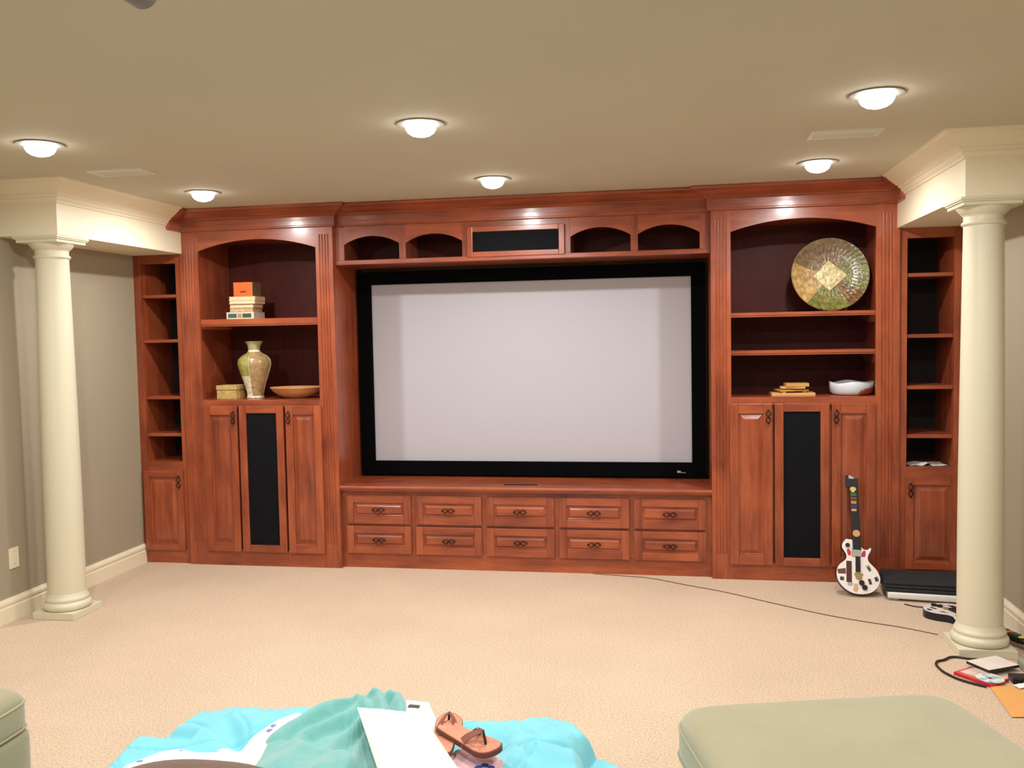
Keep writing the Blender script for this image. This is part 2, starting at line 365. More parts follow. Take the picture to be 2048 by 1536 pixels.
def tower(s, label, shelves):
    X = lambda a, b: tuple(sorted((s*a, s*b)))
    cx = s*(A_+B_)/2; yb = .575
    o = thing('tall_cabinet', label, 'cabinet', (cx, .28, 0))
    x0, x1 = X(B_, A_)
    m = MB(); m.box(s*B_ if s > 0 else -B_-.02, s*B_+.02 if s > 0 else -B_, .022, yb, 0, ZC-.002); m.build('side_panel', W_V, o)
    m = MB(); m.box(s*A_-.02 if s > 0 else -A_, s*A_ if s > 0 else -A_+.02, .022, yb, 0, ZC-.002); m.build('side_panel', W_V, o)
    i0, i1 = X(E_, C_)
    j0, j1 = i0-.045, i1+.045
    B(j0-.02, j0, .0225, yb-.021, ZSI, 2.399).build('inner_side', W_V, o); B(j1, j1+.02, .0225, yb-.021, ZSI, 2.399).build('inner_side', W_V, o)
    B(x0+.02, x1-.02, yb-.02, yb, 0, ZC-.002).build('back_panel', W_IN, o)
    B(x0+.02, x1-.02, .0225, yb-.02, 2.40, 2.42).build('top_panel', W_H, o)
    g = X(B_+.022, E_-.022); p = X(B_, E_); pilaster(o, p[0], p[1], 0, ZC-.002, 0, .022, *g)
    g = X(C_+.03, A_-.028); p = X(C_, A_); pilaster(o, p[0], p[1], 0, ZC-.002, 0, .022, *g)
    MB().poly(arch(i0, i1, ZAR, ZAP, ZC-.002, 28), 0, .022, 'y').build('arched_rail', W_H, o)
    B(j0-.019, j1+.019, .0225, yb-.021, ZSI-.02, ZSI).build('cabinet_deck', W_H, o)
    B(i0, i1, 0, .022, 1.168, ZSI).build('rail', W_H, o); B(i0, i1, 0, .022, 0, .120).build('toe_board', W_H, o)
    B(i0, i1, .022, .03, .120, 1.168).build('carcass_front', W_V, o)
    for z, th, yy in shelves:
        m = MB(); m.poly([(yb-.021, z-th), (yb-.021, z), (yy+.006, z), (yy, z-.006), (yy, z-th+.012), (yy+.005, z-th+.006), (yy+.005, z-th)], i0+.0005, i1-.0005, 'x'); m.build('shelf', W_H, o)
    doors = ((E_-.012, 1.697), (1.712, 2.056), (2.071, C_-.004))
    for k, (a, b) in enumerate(doors):
        u0, u1 = X(a, b)
        if k == 1: front(o, u0, u1, .106, 1.180, 0, .056, .054, cloth=True)
        else:
            hx = s*(b-.026) if k == 0 else s*(a+.026)
            front(o, u0, u1, .106, 1.180, 0, .056, .066, handle=(hx, 1.094, True))
    return o
tower(-1, 'tall arched wooden cabinet with one shelf, holding the vase and the orange box', [(1.812, .052, .012)])
tower(1, 'tall arched wooden cabinet with two shelves, holding the round platter', [(1.778, .030, .02), (1.527, .030, .02)])

def narrow(s, label, shelves):
    X = lambda a, b: tuple(sorted((s*a, s*b)))
    o = thing('narrow_cabinet', label, 'cabinet', (s*2.68, .28, 0))
    x0, x1 = X(A_+.0005, XW-.001); yf = .02; yb = .42; a0, a1, zt = 2.536, 2.818, ZB-.001
    i0, i1 = X(a0, a1)
    u = X(A_+.0005, a0); B(u[0], u[1], yf, yf+.022, 0, zt).build('stile', W_V, o)
    u = X(a1, XW-.001); B(u[0], u[1], yf, yf+.022, 0, zt).build('stile', W_V, o)
    B(i0, i1, yf, yf+.022, 2.229, zt).build('rail', W_H, o); B(i0, i1, yf, yf+.022, .680, .764).build('rail', W_H, o)
    B(i0, i1, yf, yf+.022, 0, .115).build('toe_board', W_H, o)
    B(i0-.015, i0, yf+.0225, yb, 0, zt).build('inner_side', W_V, o); B(i1, i1+.015, yf+.0225, yb, 0, zt).build('inner_side', W_V, o)
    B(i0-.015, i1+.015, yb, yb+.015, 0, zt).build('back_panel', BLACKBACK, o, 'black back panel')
    B(i0, i1, yf+.0225, yb, 2.25, 2.27).build('top_panel', W_H, o); B(i0, i1, yf+.0225, yb, .744, .764).build('cabinet_deck', W_H, o)
    for z in shelves: B(i0+.0005, i1-.0005, yf+.012, yb-.001, z-.024, z).build('shelf', W_H, o, bevel=.003)
    u = X(a0-.006, a1+.030)
    front(o, u[0], u[1], .098, .698, yf, .048, .050, handle=(s*(a0+.022), .615, True))
narrow(-1, 'narrow open-shelved wooden cabinet beside the outlet wall', (2.004, 1.673, 1.252, .975))
narrow(1, 'narrow open-shelved wooden cabinet behind the column, papers on its lowest shelf', (2.008, 1.618, 1.288, .972))

# drawer base
o = thing('drawer_cabinet', 'low wooden cabinet with ten drawers under the projection screen', 'cabinet', (0, .28, 0))
b0 = B_-.0005
B(-b0, b0, YD, YD+.02, 0, .120).build('toe_board', W_H, o); B(-b0, b0, YD, YD+.02, .520, .562).build('rail', W_H, o); 
B(-b0, b0, YD+.002, YD+.02, .300, .335).build('rail', W_H, o)
cxs = [-1.029+.5145*k for k in range(5)]
ed = [-b0]+[(cxs[k]+cxs[k+1])/2 for k in range(4)]+[b0]
for k, e in enumerate(ed):
    hw = .022
    u0, u1 = max(-b0, e-hw), min(b0, e+hw)
    if k == 0: u1 = -1.255
    if k == 5: u0 = 1.255
    B(u0, u1, YD+.001, YD+.02, .120, .520).build('stile', W_V, o)
B(-b0, b0, YD+.021, .565, .0, .561).build('carcass', W_V, o)
proto = None
for k, x in enumerate(cxs):
    for z0, z1 in ((.324, .528), (.107, .307)):
        front(o, x-.240, x+.240, z0, z1, YD, .052, .052, name='drawer', handle=(x, (z0+z1)/2, False))
# counter
o = thing('countertop', 'polished wooden countertop with rounded nosing above the ten drawers', 'countertop', (0, .28, .5625))
MB().poly([(.575, .5625), (.575, .6), (.012, .6), (.004, .597), (0, .590), (0, .580), (.006, .573), (.012, .571), (.014, .5625)], -b0, b0, 'x').build('slab', W_H, o)
m = MB(); m.box(-.128, .112, .108, .146, .6, .602); gr = m.build('grille_plate', BRONZE, o, 'dark slim vent grille')
for k in range(14): B(-.122+k*.0165, -.112+k*.0165, .112, .142, .602, .6035).build('slot', BRONZE, gr)

# bridge with arched niches
o = thing('bridge_cabinet', 'wooden bridge cabinet with four arched niches over the projection screen', 'cabinet', (0, .28, 2.177))
zb, zn, zs_, za_, zt = 2.177, 2.210, 2.320, 2.378, ZC-.002
B(-b0, b0, YD-.012, YD+.02, zb, zn).build('bottom_rail', W_H, o, bevel=.004)
NI = ((-1.240, -.833), (-.785, -.378), (.378, .785), (.833, 1.240))
for a, b in ((-b0, -1.240), (-.833, -.785), (-.378, -.340), (.340, .378), (.785, .833), (1.240, b0)):
    B(a, b, YD, YD+.02, zn, zt).build('stile', W_V, o)
for a, b in NI: MB().poly(arch(a, b, zs_, za_, zt, 18), YD+.001, YD+.02, 'y').build('arched_rail', W_H, o)
B(-.340, .340, YD, YD+.02, 2.395, zt).build('rail', W_H, o)
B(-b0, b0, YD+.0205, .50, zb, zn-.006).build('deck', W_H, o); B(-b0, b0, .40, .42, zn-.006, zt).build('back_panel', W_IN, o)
B(-b0, b0, YD+.0205, .40, 2.40, 2.42).build('top_panel', W_H, o)
for x in (-1.275, -.809, -.359, .359, .809, 1.275): B(x-.012, x+.012, YD+.0205, .40, zn-.006, 2.40).build('divider', W_V, o)
front(o, -.340, .340, 2.202, 2.410, YD, .040, .036, name='speaker_panel', cloth=True)

# crown running along all the cabinets
CRP = [(0, 2.450), (.018, 2.450), (.022, 2.454), (.022, 2.460), (.026, 2.464), (.0266, 2.492), (.0282, 2.520), (.037, 2.526), (.044, 2.528), (.046, 2.535),
       (.058, 2.540), (.076, 2.552), (.096, 2.567), (.108, 2.574), (.118, 2.576), (.126, 2.582), (.130, 2.590), (.130, 2.5985), (0, 2.5985)]
tag(MB().sweep(CRP, [(-XB+.0005, -.1995), (-XB+.0005, -.0005), (-B_+.0005, -.0005), (-B_+.0005, YD-.0005), (B_-.0005, YD-.0005), (B_-.0005, -.0005), (XB-.0005, -.0005), (XB-.0005, -.1995)]).build('crown_molding', W_H),
    'red-brown wooden crown molding stepping along the tops of the cabinets', 'molding')

# projection screen
YS = .474
o = thing('projection_screen', 'wide pale grey projection screen in a black velvet frame', 'screen', (0, YS+.02, .608))
sw, sz, fb = 2.378/2, 1.387, .100; sh = 2.378*9/32
B(-sw-.01, sw+.01, YS, YS+.01, sz-sh-.01, sz+sh+.01).build('screen_fabric', SCREEN, o)
for x0, x1, z0, z1 in ((-sw-fb, sw+fb, sz+sh, sz+sh+.095), (-sw-fb, sw+fb, sz-sh-.100, sz-sh), (-sw-fb, -sw, sz-sh, sz+sh), (sw, sw+fb, sz-sh, sz+sh)):
    last = B(x0, x1, YS-.030, YS+.03, z0, z1).build('frame_bar', VELVET, o)
    if z1 < 1 and z0 < .7 and x1-x0 > 2: fbar = last
LOGO = mat('logo_grey', S(190, 188, 184), .5); LOGO2 = mat('logo_dim', S(110, 110, 106), .5)
for x0, x1, z0, z1, mm in ((1.083, 1.091, .646, .662, LOGO), (1.0925, 1.1015, .646, .661, LOGO), (1.103, 1.117, .646, .651, LOGO), (1.103, 1.108, .646, .660, LOGO), (1.120, 1.142, .643, .651, LOGO2)):
    B(x0, x1, YS-.0312, YS-.030, z0, z1).build('emblem', mm, fbar, 'small grey maker mark')

# ------------------------------------------------------------------ things on the shelves
def simple_box(name, label, cat, x0, x1, y0, y1, z0, z1, m, group=None, bevel=.002):
    return tag(B(x0, x1, y0, y1, z0, z1).build(name, m, bevel=bevel), label, cat, group)
def book(label, x0, x1, y0, y1, z0, z1, cover, pages, group):
    """lying book, page block showing on three sides, spine towards the back"""
    o = thing('book', label, 'book', ((x0+x1)/2, (y0+y1)/2, z0), group); t = .0025
    B(x0, x1, y0, y1, z0, z0+t).build('cover', cover, o); B(x0, x1, y0, y1, z1-t, z1).build('cover', cover, o)
    B(x0, x1, y1-.003, y1, z0+t, z1-t).build('spine', cover, o)
    B(x0+.004, x1-.004, y0+.003, y1-.0035, z0+t, z1-t).build('page_block', pages, o)
CREAM = mat('cream_card', S(226, 196, 150), .7, var=.06, scale=30); PAGE = mat('page_paper', S(232, 206, 168), .85, bump=.2, bscale=300, stretch=(1, 1, 14))
TEALP = mat('teal_print', S(64, 98, 94), .6); GREENP = mat('green_print', S(58, 88, 52), .6); WHITEP = mat('offwhite_card', S(214, 204, 184), .6); TANP = mat('tan_print', S(180, 140, 96), .6)
zs = 1.812
# bottom case with printed panels
o = thing('patterned_case', 'flat off-white case with teal and green panels, lowest under the orange box', 'box', (-2.075, .19, zs))
B(-2.186, -1.970, .10, .285, zs, zs+.052).build('body', WHITEP, o, bevel=.002)
for a, b, mm in ((-2.172, -2.105, TEALP), (-2.098, -2.065, TANP), (-2.058, -1.990, GREENP)):
    B(a, b, .0988, .1005, zs+.011, zs+.041).build('printed_panel', mm, o)
B(-2.172, -1.984, .115, .27, zs+.052, zs+.0528).build('lid_print', WHITEP, o)
z = zs+.053
book('thick book with speckled pages lying second from the bottom under the orange box', -2.163, -1.978, .105, .26, z, z+.030, TANP, mat('speckled_paper', S(206, 170, 132), .85, var=.35, scale=60), 'books under the orange box'); z += .0305
book('pinkish book lying in the middle of the stack under the orange box', -2.165, -1.976, .11, .27, z, z+.028, mat('pink_cover', S(206, 160, 132), .6, var=.2, scale=40), PAGE, 'books under the orange box'); z += .0285
book('cream book lying just below the topmost book under the orange box', -2.163, -1.958, .10, .265, z, z+.028, CREAM, PAGE, 'books under the orange box'); z += .0285
book('pale yellow book lying topmost, directly under the orange box', -2.166, -1.957, .105, .265, z, z+.026, mat('yellow_cover', S(232, 200, 140), .6), PAGE, 'books under the orange box'); z += .0265
o = thing('orange_box', 'small cubic orange box on top of the stack of books', 'box', (-2.055, .19, z))
ORG = mat('orange_print', S(222, 104, 44), .5, var=.12, scale=22); OSIDE = mat('olive_side', S(112, 92, 62), .6, var=.15, scale=20)
B(-2.132, -1.984, .115, .255, z, z+.104).build('body', ORG, o, bevel=.003)
B(-1.9845, -1.980, .117, .253, z+.002, z+.102).build('side_panel', OSIDE, o)
DKR = mat('dark_red_print', S(120, 40, 18), .6)
MB().poly([(-2.085, z+.030), (-2.055, z+.026), (-2.026, z+.033), (-2.04, z+.042), (-2.055, z+.037), (-2.07, z+.041)], .1138, .1152, 'y').build('printed_mark', DKR, o)

# small gold box, vase, bowl
GOLD = mat('woven_gold', S(196, 168, 104), .45, var=.25, scale=50, bump=.5, bscale=120)
o = thing('trinket_box', 'small square gold woven box beside the vase', 'box', (-2.205, .17, ZSI))
B(-2.283, -2.130, .095, .245, ZSI, ZSI+.066).build('body', GOLD, o, bevel=.004); B(-2.287, -2.126, .091, .249, ZSI+.067, ZSI+.102).build('lid', GOLD, o, bevel=.006)
VOL, VWH, VBR = [mat('vase_'+n, c, .18, var=.3, scale=45, bump=.2, bscale=60, coat=.5) for n, c in (('olive', S(166, 160, 92)), ('white', S(226, 218, 190)), ('brown', S(166, 138, 94)))]
o = thing('vase', 'tall glazed vase in olive, white and brown patches with flared lip', 'vase', (-2.025, .20, ZSI))
pf = [(0, 0), (.062, 0), (.066, .006), (.060, .020), (.064, .05), (.080, .11), (.100, .17), (.117, .225), (.124, .262), (.117, .292), (.092, .318), (.062, .334), (.047, .347), (.043, .362), (.046, .385), (.054, .405), (.064, .420), (.062, .426), (.050, .408), (.040, .380), (.0, .36)]
def strip(prof, c, a0, a1, z0, z1, n=10):
    m = MB(); P = [p for p in prof]; vs = []; k = len(P)
    for i in range(n+1):
        t = a0+(a1-a0)*i/n
        vs += [(c[0]+r*math.cos(t), c[1]+r*math.sin(t), c[2]+z) for r, z in P]
    return m.add(vs, [(i*k+j, (i+1)*k+j, (i+1)*k+j+1, i*k+j+1) for i in range(n) for j in range(k-1)])
vc = (-2.025, .20, ZSI)
MB().lathe(pf, vc, 40).build('body', VWH, o, smooth=True)
bulge = [(r+.0012, z) for r, z in pf if .02 <= z <= .35][:12]
strip([q for q in bulge if q[1] >= .17], vc, PI*1.02, PI*1.52, 0, 0).build('patch', VOL, o, 'olive glazed patch', smooth=True)
strip(bulge, vc, PI*1.53, PI*1.98, 0, 0).build('patch', VBR, o, 'brown glazed patch', smooth=True)
strip([(r+.0012, z) for r, z in pf[13:18]], vc, PI*1.0, PI*2, 0, 0).build('patch', mat('vase_sage', S(178, 172, 128), .2, var=.2, scale=40, coat=.5), o, 'sage glazed neck', smooth=True)
BOWLW = mat('bowl_wood', S(206, 150, 96), .4, var=.18, scale=6, stretch=(1, 1, 8), coat=.3)
bw = MB().lathe([(0, 0), (.085, 0), (.100, .006), (.145, .026), (.180, .052), (.203, .078), (.201, .082), (.195, .078), (.17, .055), (.135, .033), (.09, .017), (0, .014)], (0, 0, 0), 48)
bw.v = [(x-1.698, y*.72+.20, zz+ZSI) for x, y, zz in bw.v]
o = thing('wooden_bowl', 'shallow boat-shaped wooden bowl beside the vase', 'bowl', (-1.698, .20, ZSI)); bw.build('bowl', BOWLW, o, smooth=True)
MB().lathe([(0, 0), (.03, 0), (.034, .006), (.02, .012), (0, .014)], (-1.66, .20, ZSI+.0145), 16).build('dark_inlay', DKR, o, smooth=True)

# round platter on a stand
o = thing('decorative_platter', 'large round patchwork platter with cream diamond centre leaning in the cabinet', 'platter', (2.106, .23, 1.780), rot=(math.radians(-12), 0, 0), local=True)
PM = {n: mat('platter_'+n, c, .22, var=.45, scale=34, bump=.5, bscale=50, coat=.6) for n, c in (('brown', S(128, 106, 78)), ('green', S(120, 120, 62)), ('tan', S(190, 158, 104)), ('cream', S(222, 204, 150)), ('gold', S(176, 150, 84)), ('umber', S(120, 88, 54)))}
R0 = .252; pc = (0, 0, .252)
prof = [(0, .020), (.10, .020), (.15, .016), (.20, .004), (.235, -.014), (.250, -.020), (.253, -.016), (.238, -.006), (.20, .014), (.15, .026), (.10, .030), (0, .030)]
def platter_sector(a0, a1, r0, r1, off, n, m, name):
    """annular sector of the dished front face"""
    def dep(r):
        P = prof[:6]
        for (ra, da), (rb, db) in zip(P, P[1:]):
            if ra <= r <= rb: return da+(db-da)*(r-ra)/(rb-ra)
        return P[-1][1]
    mb = MB(); vs = []; K = 14
    for i in range(n+1):
        t = a0+(a1-a0)*i/n
        for k in range(K+1):
            r = r0+(r1-r0)*k/K; ridge = .0045*abs(math.sin(t*22+r*30)) if r > .17 else .0012*math.sin(r*150)*math.sin(t*17) if r > .11 else 0
            vs.append((pc[0]+r*math.cos(t), dep(r)-off-abs(ridge), pc[2]+r*math.sin(t)))
    q = K+1
    mb.add(vs, [(i*q+j, (i+1)*q+j, (i+1)*q+j+1, i*q+j+1) for i in range(n) for j in range(K)])
    return mb.build(name, m, o, smooth=True)
mb = MB(); mb.lathe(prof, n=64); mb.v = [(x, z2, y+pc[2]) for x, y, z2 in mb.v]; mb.build('dish', PM['gold'], o, smooth=True)
D = math.radians
for a0, a1, k in ((48, 160, 'brown'), (-30, 48, 'green'), (160, 232, 'tan'), (232, 300, 'green'), (300, 330, 'umber')):
    platter_sector(D(a0), D(a1), .01, .249, .0015, max(8, int((a1-a0)/2)), PM[k], 'glazed_patch')
mb = MB(); dm = [(.115, -.003), (-.005, .103), (-.103, -.005), (-.002, -.108)]; rr = D(6)
dm = [(x+.0, z2+.0) for x, z2 in dm]
mb.poly([(pc[0]+x, pc[2]+z2) for x, z2 in dm], .012, .0185, 'y'); mb.build('diamond_centre', PM['cream'], o)
st = thing('plate_stand', 'dark wooden easel stand holding the round platter', 'stand', (2.112, .30, 1.778))
DKW = mat('dark_wood', S(60, 32, 22), .5)
for sx in (-.08, .08):
    MB().tube([(2.112+sx, .17, 1.784), (2.112+sx, .165, 1.80)], .005).build('lip', DKW, st)
    MB().tube([(2.112+sx, .17, 1.783), (2.112+sx, .40, 1.783)], .005).build('foot', DKW, st)
    MB().tube([(2.112+sx, .40, 1.783), (2.112+sx*.5, .335, 2.05)], .005).build('upright', DKW, st)
MB().tube([(2.032, .38, 1.783), (2.192, .38, 1.783)], .005).build('crossbar', DKW, st)

# wooden trivets
TW = mat('light_wood', S(212, 164, 100), .5, var=.14, scale=5, stretch=(1, 9, 9)); TW2 = mat('honey_wood', S(196, 148, 78), .5, var=.14, scale=5, stretch=(1, 9, 9))
def slab(label, x0, x1, y0, y1, z0, z1, mm, rot, feet=False):
    o = thing('wooden_trivet', label, 'trivet', ((x0+x1)/2, (y0+y1)/2, z0), 'wooden trivets in the tall cabinet', rot=(0, 0, rot), local=True)
    hx, hy, h = (x1-x0)/2, (y1-y0)/2, z1-z0
    zz = .009 if feet else 0
    n = 5
    for k in range(n): B(-hx, hx, -hy+2*hy*k/n+.0006, -hy+2*hy*(k+1)/n-.0006, zz, h).build('board', mm, o, bevel=.0015)
    if feet:
        for sx in (-1, 1): B(sx*hx*.72-.012, sx*hx*.72+.012, -hy+.004, hy-.004, 0, zz).build('foot', mm, o)
slab('wide light wooden trivet at the bottom of the trivet pile', 1.705, 1.985, .09, .26, ZSI, ZSI+.019, TW, 0)
slab('honey wooden trivet second from the bottom of the trivet pile', 1.745, 1.935, .10, .25, ZSI+.0195, ZSI+.041, TW2, .18, True)
slab('light wooden trivet second from the top of the trivet pile', 1.765, 1.922, .09, .22, ZSI+.0475, ZSI+.060, TW, -.03)
slab('thick small wooden trivet topmost on the trivet pile', 1.795, 1.943, .085, .215, ZSI+.0605, ZSI+.083, TW2, .03)
# painted bowl
o = thing('painted_bowl', 'white porcelain bowl with pale blue and orange painting', 'bowl', (2.228, .19, ZSI))
def bowl_paint():
    m, nt, b, L = mk('painted_porcelain'); N = nt.nodes
    tc = N.new('ShaderNodeTexCoord'); n = N.new('ShaderNodeTexNoise'); n.inputs['Scale'].default_value = 9; n.inputs['Detail'].default_value = 3; L.new(tc.outputs['Object'], n.inputs['Vector'])
    sx = N.new('ShaderNodeSeparateXYZ'); L.new(tc.outputs['Object'], sx.inputs[0])
    mr = N.new('ShaderNodeMapRange'); mr.inputs[1].default_value = .02; mr.inputs[2].default_value = -.03; L.new(sx.outputs['Z'], mr.inputs[0])
    mr2 = N.new('ShaderNodeMapRange'); mr2.inputs[1].default_value = -.02; mr2.inputs[2].default_value = .10; L.new(sx.outputs['X'], mr2.inputs[0])
    mu = N.new('ShaderNodeMath'); mu.operation = 'MULTIPLY'; L.new(mr.outputs[0], mu.inputs[0]); L.new(mr2.outputs[0], mu.inputs[1])
    ad = N.new('ShaderNodeMath'); ad.operation = 'MULTIPLY_ADD'; L.new(n.outputs['Fac'], ad.inputs[0]); ad.inputs[1].default_value = .8; L.new(mu.outputs[0], ad.inputs[2])
    r = N.new('ShaderNodeValToRGB'); e = r.color_ramp.elements; e[0].position = .0; e[0].color = S(206, 216, 226); e[1].position = .86; e[1].color = S(176, 84, 56)
    q = e.new(.62); q.color = S(214, 220, 228); q = e.new(.74); q.color = S(150, 130, 130)
    L.new(ad.outputs[0], r.inputs[0]); L.new(r.outputs[0], b.inputs['Base Color']); b.inputs['Roughness'].default_value = .15; return m
bw = MB().lathe([(0, 0), (.098, 0), (.122, .006), (.134, .022), (.139, .050), (.142, .080), (.139, .085), (.133, .080), (.126, .04), (.10, .018), (0, .012)], (2.228, .19, ZSI), 48)
bw.v = [(x, y, zz+(.006*math.cos(4*math.atan2(y-.19, x-2.228)) if zz > ZSI+.06 else 0)) for x, y, zz in bw.v]
bw.build('bowl', bowl_paint(), o, smooth=True)
# papers in the narrow cabinet
PAPER = mat('white_paper', S(226, 228, 230), .8)
def paper(label, pts, z, curl, name='paper_sheet', m=PAPER, cat='paper', group=None):
    a, b, c, d = [Vector(p) for p in pts]; mb = MB(); n = 10; vs = []
    for lay in (0, .0012):
        for i in range(n+1):
            for j in range(n+1):
                p = (a*(1-i/n)+b*(i/n))*(1-j/n)+(d*(1-i/n)+c*(i/n))*(j/n)
                vs.append((p.x, p.y, z+lay+curl*(math.sin(i*.9+j*.35)*.5+.5)*(i/n)))
    q = n+1; N2 = q*q
    fs = []
    for i in range(n):
        for j in range(n):
            f = (i*q+j, (i+1)*q+j, (i+1)*q+j+1, i*q+j+1); fs.append(tuple(reversed(f))); fs.append(tuple(k+N2 for k in f))
    rim = [i*q for i in range(q)]+[n*q+j for j in range(1, q)]+[i*q+n for i in range(n-1, -1, -1)]+[j for j in range(n-1, 0, -1)]
    fs += [(rim[k], rim[(k+1) % len(rim)], rim[(k+1) % len(rim)]+N2, rim[k]+N2) for k in range(len(rim))]
    return tag(mb.add(vs, fs).build(name, m, smooth=True), label, cat, group)
paper('crumpled white paper on the lowest shelf of the narrow cabinet behind the column', [(2.57, .065), (2.70, .06), (2.70, .20), (2.56, .21)], .7645, .022)
paper('flat pale sheet lying on the lowest shelf of the narrow cabinet behind the column', [(2.705, .06), (2.80, .07), (2.80, .25), (2.71, .25)], .7645, .004)

# ------------------------------------------------------------------ toy guitars
GW = mat('guitar_white', S(240, 232, 228), .25, coat=.4); GBK = mat('guitar_black', S(22, 20, 26), .35); GGR = mat('guitar_grey', S(176, 174, 160), .35, metal=.4)
STK = {n: mat('sticker_'+n, c, .5) for n, c in (('red', S(196, 28, 52)), ('magenta', S(168, 34, 110)), ('maroon', S(72, 28, 26)), ('ink', S(60, 52, 56)), ('olive', S(150, 134, 78)), ('tan', S(206, 170, 128)), ('peach', S(206, 150, 100)), ('yellow', S(206, 186, 92)), ('green', S(30, 92, 60)), ('orange', S(190, 120, 40)), ('blue', S(40, 40, 110)), ('rust', S(110, 58, 46)), ('steel', S(170, 170, 176)))}
PXM = 1/311.0; SL = .765/242.0
def gp(cx, cy, base=1070): return ((1660+cx/10.975-1716)*PXM, (1194.5-(base+cy/10.975))*SL)
body = [(520, 155), (430, 150), (350, 185), (303, 262), (300, 340), (340, 410), (385, 500), (380, 580), (330, 640), (250, 710), (200, 790), (180, 900), (190, 1000), (230, 1100), (300, 1190), (400, 1270), (520, 1320), (640, 1332), (760, 1320), (880, 1280), (970, 1210), (1040, 1110), (1075, 1000), (1060, 900), (1010, 790), (930, 700), (860, 630), (830, 570), (830, 500), (860, 430), (895, 360), (897, 312), (872, 312), (840, 345), (790, 357), (735, 342), (693, 300), (690, 360), (520, 360)]
def crom(pts, n=3):
    out = []; k = len(pts)
    for i in range(k):
        p0, p1, p2, p3 = [Vector(pts[(i+j-1) % k]) for j in range(4)]
        for j in range(n):
            t = j/n; out.append(tuple(.5*((2*p1)+(p2-p0)*t+(2*p0-5*p1+4*p2-p3)*t*t+(3*p1-p0-3*p2+p3)*t**3)))
    return out
outl = body[:1]+crom(body[1:36], 3)[:35*3-2]+body[36:]
outl = [gp(*p) for p in outl]
def make_guitar(name, label, loc):
    o = thing(name, label, 'toy guitar', loc, 'toy guitar controllers', local=True)
    top = MB(); n = len(outl)
    MB().poly(outl, .004, .046, 'y').build('body_shell', GBK, o, 'black side and back of the body', bevel=0)
    MB().poly([(x*.985, z*.985+.0015) for x, z in outl], 0, .0045, 'y').build('body_top', GW, o, 'white body face')
    a, b = gp(520, 380), gp(690, 380); t = (1702.5, 1718.5)
    nz = (1194.5-979)*SL; hz = (1194.5-953.5)*SL
    f = lambda u: (u-1716)*PXM
    MB().poly([a, b, (f(1718.5), nz), (f(1702.5), nz)], -.010, .018, 'y').build('neck', GBK, o, bevel=.003)
    MB().poly([(f(1701), nz-.004), (f(1719), nz-.004), (f(1718.5), hz*.985), (f(1714), hz*.972), (f(1695.5), hz), (f(1695.2), nz+.006)], -.006, .014, 'y').build('headstock', GBK, o, bevel=.003)
    def patch(nm, pts, mm, y0=-.0015, y1=.001, base=1070, lab=None, ng=0):
        return MB().poly([gp(p[0], p[1], base) for p in pts], y0-ng, y1-ng, 'y').build(nm, mm, o, lab)
    def rect(x0, x1, y0, y1): return [(x0, y0), (x1, y0), (x1, y1), (x0, y1)]
    def disc(cx, cy, r, k=16, sy=1): return [(cx+r*math.cos(2*PI*i/k), cy+r*sy*math.sin(2*PI*i/k)) for i in range(k)]
    patch('whammy_bar', rect(570, 665, 535, 860), GBK, -.012, .001, lab='black bar in the middle of the body')
    patch('sticker', rect(385, 495, 635, 1090), STK['maroon']); patch('sticker', rect(408, 515, 1092, 1160), STK['steel'])
    patch('strum_plate', rect(490, 690, 360, 525), GGR, -.006, .001)
    patch('sticker', [(400, 380), (440, 372), (482, 430), (478, 512), (425, 512), (402, 440)], STK['red']); patch('sticker', [(745, 388), (780, 395), (780, 470), (765, 525), (695, 525), (705, 440)], STK['magenta'])
    patch('knob', disc(412, 295, 45), GBK, -.012, .001); patch('knob', disc(690, 1085, 56), GBK, -.010, .001); patch('knob', disc(750, 1180, 55), GBK, -.010, .001)
    patch('sticker', [(535, 900), (570, 875), (690, 875), (728, 905), (700, 950), (700, 1000), (640, 1035), (575, 1000), (560, 940)], STK['olive'], -.004)
    patch('sticker', [(200, 830), (370, 795), (375, 915), (215, 920)], STK['rust']); patch('sticker', rect(255, 335, 985, 1060), STK['ink'])
    patch('sticker', [(770, 715), (840, 680), (905, 800), (850, 840)], STK['steel']); patch('sticker', [(800, 745), (850, 725), (880, 800), (850, 825)], STK['ink'], -.002)
    patch('sticker', [(945, 950), (1010, 925), (1040, 1010), (975, 1040)], STK['ink']); patch('sticker', [(815, 995), (870, 980), (905, 1095), (850, 1110)], STK['ink'])
    patch('sticker', [(545, 1110), (610, 1110), (632, 1210), (580, 1300), (512, 1250)], STK['tan'])
    for x0, x1, y0, y1, c in ((478, 600, 565, 640, 'green'), (482, 602, 655, 715, 'rust'), (490, 600, 738, 808, 'orange'), (478, 612, 825, 905, 'blue'), (496, 600, 918, 970, 'peach')):
        patch('fret_button', rect(x0, x1, y0, y1), STK[c], -.006, .001, 940, ng=.010)
    patch('sticker', [(465, 465), (500, 425), (575, 425), (605, 475), (570, 520), (545, 555), (500, 530)], STK['yellow'], base=940, ng=.010)
    patch('sticker', disc(592, 1455, 76), STK['peach'], base=940, ng=.010); patch('sticker', [(445, 190), (470, 150), (505, 180), (550, 190), (560, 235), (455, 235)], STK['steel'], base=940, ng=.006)
    return o
g1 = make_guitar('toy_guitar', 'white sticker-covered toy guitar standing against the cabinet door', (2.172, -.345, .012))
tilt = math.atan2(.285, .70); g1.rotation_euler = (-tilt, D(3.4), 0)
g2 = dup(g1); g2['label'] = 'white toy guitar with dark stickers lying on the carpet behind the column'
ln = Vector((.36, -.933, 0)).normalized(); nn = Vector((0, 0, 1))          # length axis, face normal (local -y)
ax = (-nn).cross(ln)
Rm = Matrix(((ax.x, -nn.x, ln.x), (ax.y, -nn.y, ln.y), (ax.z, -nn.z, ln.z)))
